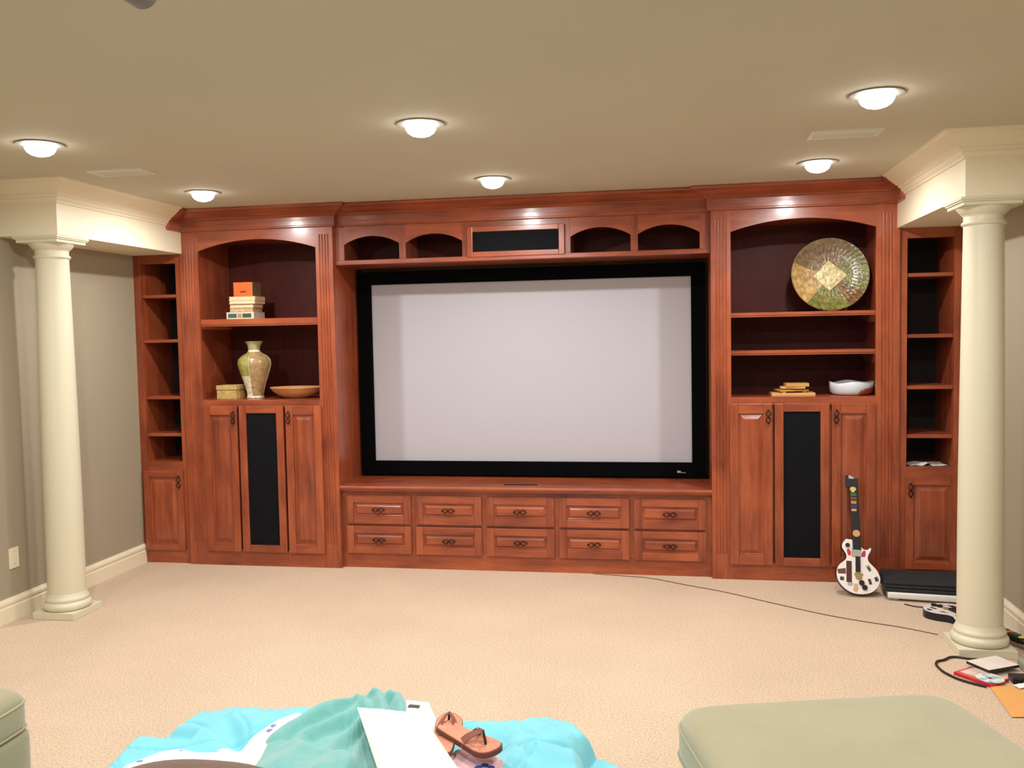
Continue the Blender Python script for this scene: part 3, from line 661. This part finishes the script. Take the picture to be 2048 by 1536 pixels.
g2.rotation_euler = Rm.to_euler(); g2.location = (2.555, -.56, .047)

# white balance board and black folded mat
BBW = mat('board_white', S(226, 226, 224), .3, coat=.3); BBG = mat('board_grey', S(150, 152, 154), .4)
o = thing('balance_board', 'white plastic balance board on the carpet under the black mat', 'game board', (2.60, -.27, 0), rot=(0, 0, D(-8)), local=True)
MB().box(-.245, .215, -.155, .14, .014, .054).build('deck', BBW, o, bevel=.013, seg=4, smooth=True)
for sx in (-.2, .17):
    for sy in (-.115, .10): MB().lathe([(0, 0), (.026, 0), (.030, .006), (.030, .018), (0, .018)], (sx, sy, 0), 16).build('foot', BBG, o, smooth=True)
FM = mat('black_mat', S(30, 32, 34), .8, var=.2, scale=20, bump=.3, bscale=120)
o = thing('folded_mat', 'black folded rubber mat lying on the white balance board', 'mat', (2.595, -.245, .055), rot=(0, 0, D(-7)), local=True)
for k in range(3):
    zz = .001+k*.0195; dx = .003*k
    mb = MB(); n = 12
    pts = [(-.255+dx, -.165-.004*k, zz), ]
    mb.box(-.262+dx, .222, -.170+.006*k, .165, zz, zz+.019); mb.build('fold', FM, o, bevel=.008, seg=3, smooth=True)

# ------------------------------------------------------------------ cables and clutter by the column
WIRE = mat('cable_brown', S(110, 84, 62), .6); WBLK = mat('cable_black', S(26, 23, 22), .5); WWHT = mat('cable_white', S(214, 208, 214), .4)
def cr3(pts, n=8):
    P = [Vector(p) for p in pts]; out = []
    for i in range(len(P)-1):
        p0, p1, p2, p3 = P[max(i-1, 0)], P[i], P[i+1], P[min(i+2, len(P)-1)]
        for j in range(n):
            t = j/n; out.append(.5*((2*p1)+(p2-p0)*t+(2*p0-5*p1+4*p2-p3)*t*t+(3*p1-p0-3*p2+p3)*t**3))
    return out+[P[-1]]
def cable(name, label, pts, r, m): return tag(MB().tube(cr3(pts), r, 6).build(name, m, smooth=True), label, 'cable')
cable('thin_cable', 'thin dark cable running across the carpet from the drawers to the column', [(.50, .035, .003), (.70, .0, .003), (.894, -.04, .003), (1.13, -.18, .003), (1.372, -.32, .003), (1.65, -.53, .003), (1.917, -.722, .003), (2.12, -.83, .003), (2.287, -.904, .003), (2.455, -1.01, .003)], .0028, WIRE)
cable('cable_loop', 'black cable looping on the carpet around the red game case', [(2.60, -1.40, .007), (2.505, -1.383, .007), (2.45, -1.365, .007), (2.414, -1.373, .007), (2.375, -1.415, .007), (2.338, -1.439, .007), (2.318, -1.49, .007), (2.324, -1.575, .007), (2.345, -1.63, .007), (2.373, -1.676, .007), (2.42, -1.72, .007), (2.465, -1.75, .007)], .0058, WBLK)
cable('hanging_cable', 'pale cable hanging in a curve at the wall behind the column', [(2.845, -1.30, .30), (2.83, -1.30, .20), (2.80, -1.30, .11), (2.785, -1.31, .05), (2.80, -1.34, .008), (2.84, -1.42, .008)], .006, WWHT)
cable('pad_cable', 'dark cable lying on the carpet in front of the white balance board', [(2.415, -.46, .004), (2.46, -.50, .004), (2.52, -.515, .004), (2.58, -.50, .004)], .0035, WBLK)
def rotp(cx, cy, hx, hy, a): 
    c, s = math.cos(a), math.sin(a)
    return [(cx+x*c-y*s, cy+x*s+y*c) for x, y in ((-hx, -hy), (hx, -hy), (hx, hy), (-hx, hy))]
RED = mat('red_plastic', S(206, 26, 48), .3, coat=.3); INS = mat('printed_insert', S(206, 186, 176), .4, var=.3, scale=14); CASEK = mat('black_plastic', S(24, 23, 26), .35)
a = math.atan2(-.15, .12)
o = thing('game_case', 'red plastic game case on the carpet by the column', 'game case', (2.478, -1.632, 0))
MB().poly(rotp(2.478, -1.632, .095, .0675, a), .0005, .016, 'z').build('case', RED, o, bevel=.002)
MB().poly(rotp(2.478+.016*math.cos(a+PI/2)*0+.010, -1.632+.004, .083, .053, a), .016, .0168, 'z').build('insert', INS, o)
o = thing('game_case', 'white and black game case overlapping the red one', 'game case', (2.575, -1.497, .0), rot=None)
a2 = math.atan2(.095, .17)
MB().poly(rotp(2.572, -1.498, .095, .0675, a2), .0175, .031, 'z').build('case', CASEK, o, bevel=.002)
MB().poly(rotp(2.572, -1.498, .0945, .067, a2), .031, .0318, 'z').build('cover_sheet', mat('white_cover', S(224, 212, 204), .4, var=.08, scale=10), o)
MB().poly(rotp(2.60, -1.485, .02, .02, a2), .0005, .0172, 'z').build('hinge', CASEK, o)
def disc_mat():
    m, nt, b, L = mk('disc_print'); N = nt.nodes
    tc = N.new('ShaderNodeTexCoord'); n = N.new('ShaderNodeTexNoise'); n.inputs['Scale'].default_value = 22; n.inputs['Detail'].default_value = 3; L.new(tc.outputs['Object'], n.inputs['Vector'])
    r = N.new('ShaderNodeValToRGB'); e = r.color_ramp.elements; e[0].position = .38; e[0].color = S(92, 168, 196); e[1].position = .56; e[1].color = S(226, 226, 220)
    L.new(n.outputs['Fac'], r.inputs[0]); L.new(r.outputs[0], b.inputs['Base Color']); b.inputs['Roughness'].default_value = .2; return m
o = thing('game_disc', 'blue and white printed disc lying on the red game case', 'disc', (2.505, -1.672, .017))
MB().lathe([(.0078, .0005), (.06, .0005), (.06, .0017), (.0078, .0017), (.0078, .0005)], (2.505, -1.672, .017), 40).build('disc', disc_mat(), o)
MB().lathe([(.0078, 0), (.019, 0), (.019, .0019), (.0078, .0019), (.0078, 0)], (2.505, -1.672, .0172), 24).build('hub', mat('disc_hub', S(200, 204, 206), .15, metal=.5), o)
paper('tan paper envelope lying on the carpet near the red game case', [(2.46, -2.08), (2.745, -2.045), (2.765, -1.70), (2.482, -1.735)], .004, .006, 'paper_envelope', mat('manila', S(222, 162, 92), .7, var=.05, scale=6), 'envelope')
o = thing('game_console', 'small grey plastic game console at the wall behind the game cases', 'game console', (2.765, -1.53, 0))
B(2.70, 2.83, -1.60, -1.44, .001, .045).build('casing', mat('console_grey', S(150, 148, 140), .45), o, bevel=.006)
B(2.712, 2.818, -1.6015, -1.599, .014, .032).build('disc_slot', CASEK, o)
simple_box('black_adapter', 'small black power adapter between game cases and console', 'power adapter', 2.60, 2.69, -1.685, -1.62, 0, .03, CASEK)
paper('small white paper slip beside the disc', [(2.60, -1.77), (2.655, -1.74), (2.64, -1.70), (2.585, -1.73)], .012, .004, 'paper_slip')

# ------------------------------------------------------------------ bedding on the floor
def pip(poly, x, y):
    ins = False; n = len(poly)
    for i in range(n):
        (x1, y1), (x2, y2) = poly[i], poly[i-1]
        if (y1 > y) != (y2 > y) and x < (x2-x1)*(y-y1)/(y2-y1)+x1: ins = not ins
    return ins
def sd(poly, x, y):
    d = 9; n = len(poly)
    for i in range(n):
        (x1, y1), (x2, y2) = poly[i], poly[i-1]; dx, dy = x2-x1, y2-y1
        t = max(0, min(1, ((x-x1)*dx+(y-y1)*dy)/(dx*dx+dy*dy))); d = min(d, math.hypot(x-x1-t*dx, y-y1-t*dy))
    return d if pip(poly, x, y) else -d
def nz(x, y, s=0):
    return (math.sin(3.1*x+1.7*y+s)+math.sin(5.3*y-2.2*x+s*1.7)+.6*math.sin(7.7*x+4.1*y+s*.6)+.4*math.sin(13*x-9*y+s*2.1))/3
def sheet(poly, fn, step, thick=None):
    """height-field cloth over a plan polygon: top fn(x,y,d), closed underneath"""
    xs = [p[0] for p in poly]; ys = [p[1] for p in poly]
    nx = int((max(xs)-min(xs))/step)+3; ny = int((max(ys)-min(ys))/step)+3; x0, y0 = min(xs)-step, min(ys)-step
    D_ = [[sd(poly, x0+i*step, y0+j*step) for j in range(ny)] for i in range(nx)]
    idx = {}; vs = []
    def vert(i, j):
        if (i, j) in idx: return idx[i, j]
        x, y, d = x0+i*step, y0+j*step, D_[i][j]
        if d < 0:                                     # pull the rim onto the outline
            e = step*.5; gx = sd(poly, x+e, y)-sd(poly, x-e, y); gy = sd(poly, x, y+e)-sd(poly, x, y-e); g = math.hypot(gx, gy) or 1
            x -= gx/g*d; y -= gy/g*d; d = 0
        idx[i, j] = len(vs); vs.append((x, y, fn(x, y, d))); return idx[i, j]
    fs = []
    for i in range(nx-1):
        for j in range(ny-1):
            q = [(i, j), (i+1, j), (i+1, j+1), (i, j+1)]
            if max(D_[a][b] for a, b in q) > 0 and sum(D_[a][b] > 0 for a, b in q) >= 1: fs.append(tuple(vert(a, b) for a, b in q))
    mb = MB(); mb.v = vs; mb.f = fs
    if thick:
        cnt = {}
        for f in fs:
            for k in range(4):
                e = (f[k], f[(k+1) % 4]); cnt[e] = 1
        n = len(vs); mb.v = vs+[(x, y, z-thick) for x, y, z in vs]
        mb.f = fs+[tuple(k+n for k in reversed(f)) for f in fs]+[(b, a, a+n, b+n) for (a, b) in cnt if (b, a) not in cnt]
    return mb
def rise(d, w): 
    t = max(0, min(1, d/w)); return math.sqrt(max(0, 1-(1-t)**2))
QP = [(-.90, -4.3), (-.925, -3.40), (-.955, -3.17), (-.95, -3.12), (-.87, -3.095), (-.855, -2.98), (-.84, -2.87), (-.79, -2.82), (-.70, -2.795), (-.45, -2.78), (-.2, -2.76), (.0, -2.78), (.14, -2.785), (.40, -2.785), (.60, -2.775), (.67, -2.80), (.735, -2.875), (.765, -2.925), (.80, -2.925), (.87, -2.975), (.94, -3.09), (.95, -3.30), (.90, -4.3)]
def quilt_h(x, y, d, seams=1):
    du = min(d, .772+.012*math.sin(y*23)-x)                       # upper layer ends short of the lower fold
    e = min(1, max(0, du)/.06)
    h = .012+.182*rise(du, .06)
    h += (.050*math.exp(-((x-.60)/.16)**2-((y+3.0)/.22)**2)+.018*nz(x*2.1, y*2.1, 1)+.035*math.exp(-((x+.62)/.2)**2-((y+2.98)/.13)**2))*e
    h -= (.050*math.exp(-((x-.42)/.06)**2-((y+3.02)/.10)**2)+.045*math.exp(-(((x+.56)*.75+(y+3.10)*.66)/.04)**2-((x+.55)/.2)**2)+.030*math.exp(-(((x+.42)*.9-(y+3.0)*.43)/.03)**2-((y+3.02)/.12)**2))*e
    if x < -.70: h -= .030*math.exp(-((y+3.11+.1*(x+.8))/.03)**2)*e
    # stitched seams between puffs
    u = x+.05*math.sin(9*y)+.04*math.sin(17*y+1); v = y+.05*math.sin(8*x+2); s = 0; pf = 1
    for a in ((u*3.6+v*1.1), (u*1.2-v*4.1+.3), (u*2.6+v*3.0+.6)):
        f = abs((a % 1)-.5); s = max(s, math.exp(-(f/.024)**2)); pf = min(pf, f*2)
    h += ((-.010*s+.006*pf) if seams else .007)*e
    rr = math.hypot(x-.66, (y+3.02)*.8); h += .005*math.sin(rr*75)*math.exp(-(rr/.2)**2)*e
    lo = (.125+.015*nz(x*5, y*5, 2))*rise(d, .03)
    return max(.004, h if du > 0 and h > lo else lo)
QM = mat('aqua_quilt', S(122, 204, 219), .85, var=.05, scale=9, bump=.15, bscale=240, sheen=.3, spec=.2)
tag(sheet(QP, quilt_h, .008).build('quilt', QM, smooth=True), 'aqua blue stitched quilt spread over bedding on the carpet', 'quilt')
qz = lambda x, y: quilt_h(x, y, max(0, sd(QP, x, y)), 0)
# white floral sheet
WS = [(-.80, -3.75), (-.79, -3.42), (-.74, -3.30), (-.68, -3.265), (-.59, -3.275), (-.555, -3.27), (-.52, -3.20), (-.47, -3.09), (-.43, -3.0), (-.385, -2.93), (-.35, -2.95), (-.30, -3.2), (-.28, -3.75)]
def floral():
    m, nt, b, L = mk('floral_sheet'); N = nt.nodes
    tc = N.new('ShaderNodeTexCoord'); v = N.new('ShaderNodeTexVoronoi'); v.inputs['Scale'].default_value = 17; L.new(tc.outputs['Object'], v.inputs['Vector'])
    n = N.new('ShaderNodeTexNoise'); n.inputs['Scale'].default_value = 60; L.new(tc.outputs['Object'], n.inputs['Vector'])
    ad = N.new('ShaderNodeMath'); ad.operation = 'MULTIPLY_ADD'; L.new(n.outputs['Fac'], ad.inputs[0]); ad.inputs[1].default_value = .35; L.new(v.outputs['Distance'], ad.inputs[2])
    r = N.new('ShaderNodeValToRGB'); e = r.color_ramp.elements; e[0].position = .32; e[0].color = (0, 0, 0, 1); e[1].position = .46; e[1].color = (1, 1, 1, 1); L.new(ad.outputs[0], r.inputs[0])
    sp = N.new('ShaderNodeSeparateColor'); L.new(v.outputs['Color'], sp.inputs[0])
    r2 = N.new('ShaderNodeValToRGB'); r2.color_ramp.interpolation = 'CONSTANT'; e = r2.color_ramp.elements; e[0].color = S(128, 132, 186); e[1].position = .45; e[1].color = S(244, 242, 240); q = e.new(.8); q.color = S(196, 204, 150)
    L.new(sp.outputs[0], r2.inputs[0])
    mx = N.new('ShaderNodeMix'); mx.data_type = 'RGBA'; L.new(r.outputs[0], mx.inputs[0]); L.new(r2.outputs[0], mx.inputs[6]); mx.inputs[7].default_value = S(246, 244, 240)
    L.new(mx.outputs[2], b.inputs['Base Color']); b.inputs['Roughness'].default_value = .9; return m
tag(sheet(WS, lambda x, y, d: qz(x, y)+.013+.022*rise(d, .05)+.010*nz(x*6, y*6, 3)*min(1, d/.05), .0125, .012).build('floral_sheet', floral(), smooth=True), 'white bed sheet with small blue flowers on the quilt', 'bed sheet')
# teal fleece blanket
FP = [(-.26, -3.85), (-.36, -3.45), (-.392, -3.29), (-.405, -3.18), (-.385, -3.04), (-.335, -2.96), (-.25, -2.905), (-.19, -2.865), (-.13, -2.825), (-.05, -2.81), (.03, -2.82), (.08, -2.86), (.10, -2.95), (.10, -3.2), (.16, -3.85)]
RIDGES = [([(-.150, -2.845), (-.192, -2.890), (-.247, -2.95), (-.294, -3.055), (-.335, -3.177)], .060, .066),
          ([(-.108, -2.866), (-.14, -2.972), (-.204, -3.086), (-.247, -3.167), (-.259, -3.248)], .050, .060),
          ([(-.079, -2.881), (-.088, -3.062), (-.102, -3.227), (-.127, -3.325)], .042, .058),
          ([(-.054, -2.924), (-.034, -3.097), (-.016, -3.254), (-.012, -3.397)], .034, .052),
          ([(-.085, -2.862), (-.060, -2.875), (-.023, -2.966), (.033, -3.17)], .042, .092), ([(-.020, -2.872), (.015, -2.878), (.045, -2.945), (.103, -3.16)], .046, .092), ([(-.150, -2.872), (-.092, -2.952)], .034, .070)]
FLAP = [(-.26, -3.70), (-.335, -3.453), (-.372, -3.328), (-.365, -3.232), (-.306, -3.190), (-.243, -3.199), (-.149, -3.272), (-.027, -3.307), (.012, -3.359), (.03, -3.70)]
def pline(pts, x, y):
    best = (9, 0); n = len(pts)-1
    for k in range(n):
        (x1, y1), (x2, y2) = pts[k], pts[k+1]; dx, dy = x2-x1, y2-y1
        t = max(0, min(1, ((x-x1)*dx+(y-y1)*dy)/(dx*dx+dy*dy))); q = math.hypot(x-x1-t*dx, y-y1-t*dy)
        if q < best[0]: best = (q, (k+t)/n)
    return best
def fleece_h(x, y, d):
    xx, yy = x+.008*math.sin(19*y+3*x), y+.008*math.sin(17*x)
    acc = .018**5
    for pts, wd, hh in RIDGES:
        q, t = pline(pts, xx, yy); q /= wd*(1+.25*t)
        if q < 1.6: acc += (hh*(1-.2*t)*math.exp(-1.5*q*q))**5
    f = sd(FLAP, xx, yy)
    if f > 0: acc += ((.052+.006*math.sin(31*xx-12*yy))*rise(f, .03))**5
    h = acc**.2+.003*math.sin(x*23+y*31)*math.sin(y*17-x*9)
    return qz(x, y)+.012+h*rise(d, .045)
FL = mat('teal_fleece', S(112, 182, 178), .95, var=.06, scale=30, bump=.4, bscale=300, sheen=.6, spec=.1)
tag(sheet(FP, fleece_h, .0065, .010).build('fleece_blanket', FL, smooth=True), 'crumpled teal fleece blanket heaped on the quilt', 'blanket')
# pillows
def pillow(label, pts, th, m, name='pillow', sink=.0):
    """soft box cushion between 4 corner points (Vectors), puffed by th along the normal"""
    a, b, c, d = [Vector(p) for p in pts]; nrm = (b-a).cross(d-a).normalized(); n = 22; vs = []
    for sgn in (1, -1):
        for i in range(n+1):
            for j in range(n+1):
                s, t = i/n, j/n; p = (a*(1-s)+b*s)*(1-t)+(d*(1-s)+c*s)*t
                e = min(1, 4*s*(1-s)*1.35)**.55*min(1, 4*t*(1-t)*1.35)**.55
                vs.append(p+nrm*sgn*th*(.10+.9*e)*(1+.07*math.sin(s*9+t*5)))
    q = n+1; N2 = q*q; fs = []
    for i in range(n):
        for j in range(n):
            f = (i*q+j, (i+1)*q+j, (i+1)*q+j+1, i*q+j+1); fs.append(f); fs.append(tuple(k+N2 for k in reversed(f)))
    rim = [i*q for i in range(q)]+[n*q+j for j in range(1, q)]+[i*q+n for i in range(n-1, -1, -1)]+[j for j in range(n-1, 0, -1)]
    fs += [(rim[k], rim[k]+N2, rim[(k+1) % len(rim)]+N2, rim[(k+1) % len(rim)]) for k in range(len(rim))]
    mb = MB(); mb.add(vs, fs); return mb
WP = mat('white_pillow', S(240, 236, 222), .9, var=.03, scale=12, bump=.1, bscale=200); WP2 = mat('white_terry', S(244, 238, 228), .95, bump=.3, bscale=160)
o = thing('throw_pillow', 'flat white throw pillow leaning on the fleece blanket', 'pillow', (.10, -3.2, .2))
pillow('', [(.158, -3.535, .298), (.410, -3.487, .296), (.150, -3.050, .300), (-.096, -3.040, .304)], .026, WP).build('cushion', WP, o, smooth=True)
o = thing('bed_pillow', 'rounded white bed pillow with a small black tag behind the throw pillow', 'pillow', (.15, -3.05, .19))
pillow('', [(.12, -3.47, .242), (.375, -3.36, .242), (.115, -2.825, .246), (.0, -2.82, .248)], .028, WP2).build('cushion', WP2, o, smooth=True)
TAGM = mat('tag_ink', S(70, 68, 66), .7)
MB().obox((.088, -2.932, .2755), (1, 0, -.03), (0, 1, .05), (.03, -.05, 1), .021, .010, .0015).build('tag', TAGM, o, 'small dark woven tag')
# sandals
SOLE = mat('sandal_sole', S(104, 60, 46), .7); FOOTB = mat('sandal_leather', S(206, 138, 110), .65, var=.15, scale=18, bump=.1, bscale=150); STRAP = mat('sandal_strap', S(146, 88, 70), .6); POST = mat('sandal_post', S(64, 24, 18), .6); BUCK = mat('buckle', S(210, 210, 205), .25, metal=1)
def sandal(label, loc, rz, tx, ty, mirror=1):
    o = thing('flip_flop', label, 'sandal', loc, 'brown leather flip flops', rot=(tx, ty, rz), local=True)
    ctl = [(-.030, .0), (-.034, .05), (-.036, .10), (-.043, .16), (-.047, .20), (-.040, .238), (-.018, .258), (.010, .257), (.034, .235), (.042, .195), (.037, .15), (.030, .10), (.031, .05), (.028, .0), (.018, -.014), (-.02, -.014)]
    ol = [(mirror*x*1.10, y-.125) for x, y in crom(ctl, 4)]
    bend = lambda y: .012*max(0, (y-.06)/.07)**2+.006*max(0, (-y-.02)/.1)
    def solid(sc, z0, z1, m, nm, par):
        pts = [(x*sc, y*sc) for x, y in ol]; n = len(pts); mb = MB()
        vs = [(x, y, z0+bend(y)) for x, y in pts]+[(x, y, z1+bend(y)) for x, y in pts]+[(0, y*.0, z1) for x, y in pts[:0]]
        mb.add(vs, [tuple(range(n-1, -1, -1)), tuple(range(n, 2*n))]+[(i, (i+1) % n, n+(i+1) % n, n+i) for i in range(n)])
        return mb.build(nm, m, par, smooth=False)
    solid(1, 0, .017, SOLE, 'sole', o); solid(.955, .017, .021, FOOTB, 'footbed', o)
    T = Vector((mirror*-.004, .075, .021+bend(.075)))
    K = T+Vector((mirror*.002, -.012, .046))
    MB().tube([T+Vector((0, 0, -.002)), T+Vector((0, -.002, .02)), K], .0045, 8).build('toe_post', POST, o, smooth=True)
    for sx in (-1, 1):
        e = Vector((mirror*sx*.034, -.010, .012)); mid = (K+e)/2+Vector((mirror*sx*.012, 0, .020))
        pts = []
        for i in range(11):
            t = i/10; pts.append(K*(1-t)**2+mid*2*t*(1-t)+e*t*t)
        mb = MB(); vs = []
        for i, p in enumerate(pts):
            wdt = .006+.012*(i/10); dirn = (pts[min(i+1, 10)]-pts[max(i-1, 0)]).normalized(); sid = dirn.cross(Vector((mirror*sx*.6, 0, .8))).normalized()
            up_ = sid.cross(dirn).normalized()*.0018
            vs += [p-sid*wdt-up_, p+sid*wdt-up_, p+sid*wdt+up_, p-sid*wdt+up_]
        fs = [(i*4+k, i*4+(k+1) % 4, i*4+4+(k+1) % 4, i*4+4+k) for i in range(10) for k in range(4)]+[(0, 1, 2, 3), (43, 42, 41, 40)]
        mb.add(vs, fs).build('strap', STRAP, o, smooth=True)
    MB().lathe([(0, -.002), (.005, -.001), (.005, .001), (0, .003)], tuple(K+Vector((mirror*-.012, -.012, .012))), 10).build('rivet', BUCK, o)
    return o
sandal('brown leather flip flop lying partly under its pair, toe toward the screen', (.278, -3.185, .274), D(6), D(3), D(4), 1)
sandal('brown leather flip flop lying across its pair, toe toward the ottoman', (.374, -3.235, .290), D(-122), D(-3), D(5), -1)
# pink blanket with blue flowers
PK = mat('pink_fleece', S(238, 186, 196), .95, bump=.3, bscale=240, sheen=.4); BLU = mat('blue_applique', S(52, 76, 160), .9)
PP = [(.30, -3.80), (.285, -3.30), (.30, -3.18), (.37, -3.15), (.44, -3.165), (.485, -3.235), (.505, -3.34), (.53, -3.80)]
pink = lambda x, y, d: qz(x, y)+.004+(.045+.006*nz(x*5, y*5))*rise(d, .035)
o = thing('pink_blanket', 'folded pink fleece blanket with blue flowers under the flip flop', 'blanket', (.40, -3.4, .16))
sheet(PP, pink, .012, .004).build('fleece', PK, o, smooth=True)
PPd = lambda x, y: pink(x, y, max(0, sd(PP, x, y)))
for fx, fy in ((.440, -3.325), (.36, -3.45), (.45, -3.58)):
    mb = MB()
    for k in range(5):
        aa = 2*PI*k/5+.5; px, py = fx+.022*math.cos(aa), fy+.022*math.sin(aa); z0 = PPd(px, py)+.001
        mb.lathe([(0, 0), (.013, 0), (.012, .002), (0, .003)], (px, py, z0), 12)
    mb.build('flower', BLU, o, 'blue flower', smooth=True)
mb = MB()
for k in range(34):
    t = k/33; y = -3.19-.5*t; x = .470+.045*t; z0 = PPd(x, y)+.001
    mb.tube([(x-.012, y-.004, z0+.002), (x+.004, y, PPd(x+.004, y)+.003), (x+.014, y+.004, PPd(x+.014, y)+.001)], .0016, 5)
mb.build('stitching', mat('white_thread', S(250, 236, 238), .9), o, 'white blanket stitch edge')
# dark brown cushion
o = thing('brown_cushion', 'dark brown fuzzy cushion at the near edge of the floral sheet', 'cushion', (-.42, -3.62, .2))
BC = mat('brown_plush', S(96, 66, 46), .95, var=.15, scale=40, bump=.4, bscale=200, sheen=.3)
mb = MB(); vs = []; n = 36; mring = 16
for j in range(mring+1):
    ph = -PI/2+PI*j/mring
    for i in range(n):
        t = 2*PI*i/n; ca, sa = math.cos(t), math.sin(t); q = 2.6
        rx = abs(ca)**(2/q)*math.copysign(1, ca); ry = abs(sa)**(2/q)*math.copysign(1, sa); cp = math.cos(ph)**.7 if math.cos(ph) > 0 else 0
        vs.append((-.375+.305*rx*cp, -3.775+.235*ry*cp, .305+.065*math.sin(ph)))
mb.add(vs, [(j*n+i, j*n+(i+1) % n, (j+1)*n+(i+1) % n, (j+1)*n+i) for j in range(mring) for i in range(n)])
mb.build('cover', BC, o, smooth=True)
MB().tube([(-.375+.307*math.copysign(abs(math.cos(t))**.77, math.cos(t)), -3.775+.237*math.copysign(abs(math.sin(t))**.77, math.sin(t)), .305) for t in [2*PI*k/48 for k in range(48)]], .005, 6, True).build('piping', BC, o, smooth=True)

# ------------------------------------------------------------------ sage upholstery
SG = mat('sage_microfiber', S(155, 150, 119), .92, var=.05, scale=5, bump=.15, bscale=160, sheen=.5, spec=.2); SGP = mat('sage_piping', S(168, 164, 134), .85); LEG = mat('dark_leg', S(40, 28, 22), .5)
def softbox(hx, hy, z0, z1, r, crown=0, n=26, pw=5.0):
    """rounded upholstered block: superellipse in plan, rounded vertical profile, domed top"""
    mb = MB(); vs = []; K = 14; M_ = 72
    rings = []
    for k in range(6): rings.append((1-r*.35*(1-math.sin(PI/2*k/5)), z0+(.25*r)*(k/5)*.2, 0))
    rings = [(1-.02, z0)]+[(1, z0+r*.2)]+[(1, z0+(z1-z0-r*1.2)*t+r*.2) for t in (.33, .66, 1)]
    for k in range(1, 8):
        a = PI/2*k/7; rings.append((1-(1-math.cos(a))*r/min(hx, hy), z1-r+r*math.sin(a)))
    s0 = rings[-1][0]
    for k in range(1, 11): rings.append((s0*(1-k/10), z1+crown*(1-(1-k/10)**2)))
    for s, z in rings:
        for i in range(M_):
            t = 2*PI*i/M_; ca, sa = math.cos(t), math.sin(t)
            vs.append((hx*s*math.copysign(abs(ca)**(2/pw), ca), hy*s*math.copysign(abs(sa)**(2/pw), sa), z))
    q = len(rings)
    fs = [(j*M_+i, j*M_+(i+1) % M_, (j+1)*M_+(i+1) % M_, (j+1)*M_+i) for j in range(q-1) for i in range(M_)]
    fs.append(tuple(range(M_-1, -1, -1)))
    return mb.add(vs, fs)
def ring(hx, hy, z, pw=5.0, n=72): return [(hx*math.copysign(abs(math.cos(t))**(2/pw), math.cos(t)), hy*math.copysign(abs(math.sin(t))**(2/pw), math.sin(t)), z) for t in [2*PI*i/n for i in range(n)]]
def seat(name, label, cat, loc, rz, hx, hy, zt, pw=6, inset=.012):
    o = thing(name, label, cat, loc, rot=(0, 0, rz), local=True)
    softbox(hx-inset, hy-inset, .06, zt-.15, .025, 0, pw=pw).build('base', SG, o, smooth=True)
    softbox(hx, hy, zt-.145, zt, .060, .012, pw=pw).build('top_cushion', SG, o, smooth=True)
    for z in (zt-.140, zt-.052):
        MB().tube(ring(hx+.001 if z < zt-.1 else hx-.001, hy+.001 if z < zt-.1 else hy-.001, z, pw), .0045, 6, True).build('piping', SGP, o, smooth=True)
    for sx in (-1, 1):
        for sy in (-1, 1): MB().lathe([(0, 0), (.022, 0), (.030, .065), (0, .065)], (sx*(hx-.09), sy*(hy-.09), 0), 16).build('leg', LEG, o, smooth=True)
    return o
seat('ottoman', 'large sage green microfiber ottoman on the carpet', 'ottoman', (1.620, -3.53, 0), D(15), .475, .475, .452, 10)
ch = seat('armchair', 'sage green microfiber armchair seat beside the blue bedding', 'armchair', (-1.715, -3.815, 0), 0, .515, .495, .450, 14, -.008)
# armchair arms and back (outside the frame)
for nm, x0, x1, y0, y1, z1 in (('backrest', -.50, -.30, -.48, .46, .86), ('arm', -.30, .50, -.48, -.30, .62)):
    B(x0, x1, y0, y1, .44, z1).build(nm, SG, ch, bevel=.05, seg=4, smooth=True)

# ------------------------------------------------------------------ ceiling projector
PJ = mat('projector_shell', S(120, 116, 118), .5); PJL = mat('projector_lens', S(44, 32, 26), .2, coat=.5)
o = thing('projector', 'grey ceiling-mounted projector aimed at the screen', 'projector', (-.10, -4.42, ZC))
B(-.27, .12, -4.72, -4.43, 2.395, 2.52).build('housing', PJ, o, bevel=.02, seg=3, smooth=True)
mb = MB().lathe([(0, -.04), (.037, -.04), (.037, .05), (.033, .055), (.028, .042), (0, .036)], n=28); mb.v = [(x-.024, -4.43+zz, y+2.392) for x, y, zz in mb.v]; mb.build('lens_barrel', PJ, o, smooth=True)
MB().lathe([(0, 2.362), (.014, 2.362), (.018, 2.367), (.018, 2.40), (0, 2.40)], (-.082, -4.47, 0), 20).build('levelling_foot', PJL, o, smooth=True)
MB().lathe([(0, 2.52), (.024, 2.52), (.024, 2.585), (.07, 2.588), (.07, 2.5995), (0, 2.5995)], (-.10, -4.46, 0), 24).build('mount', PJ, o, smooth=True)
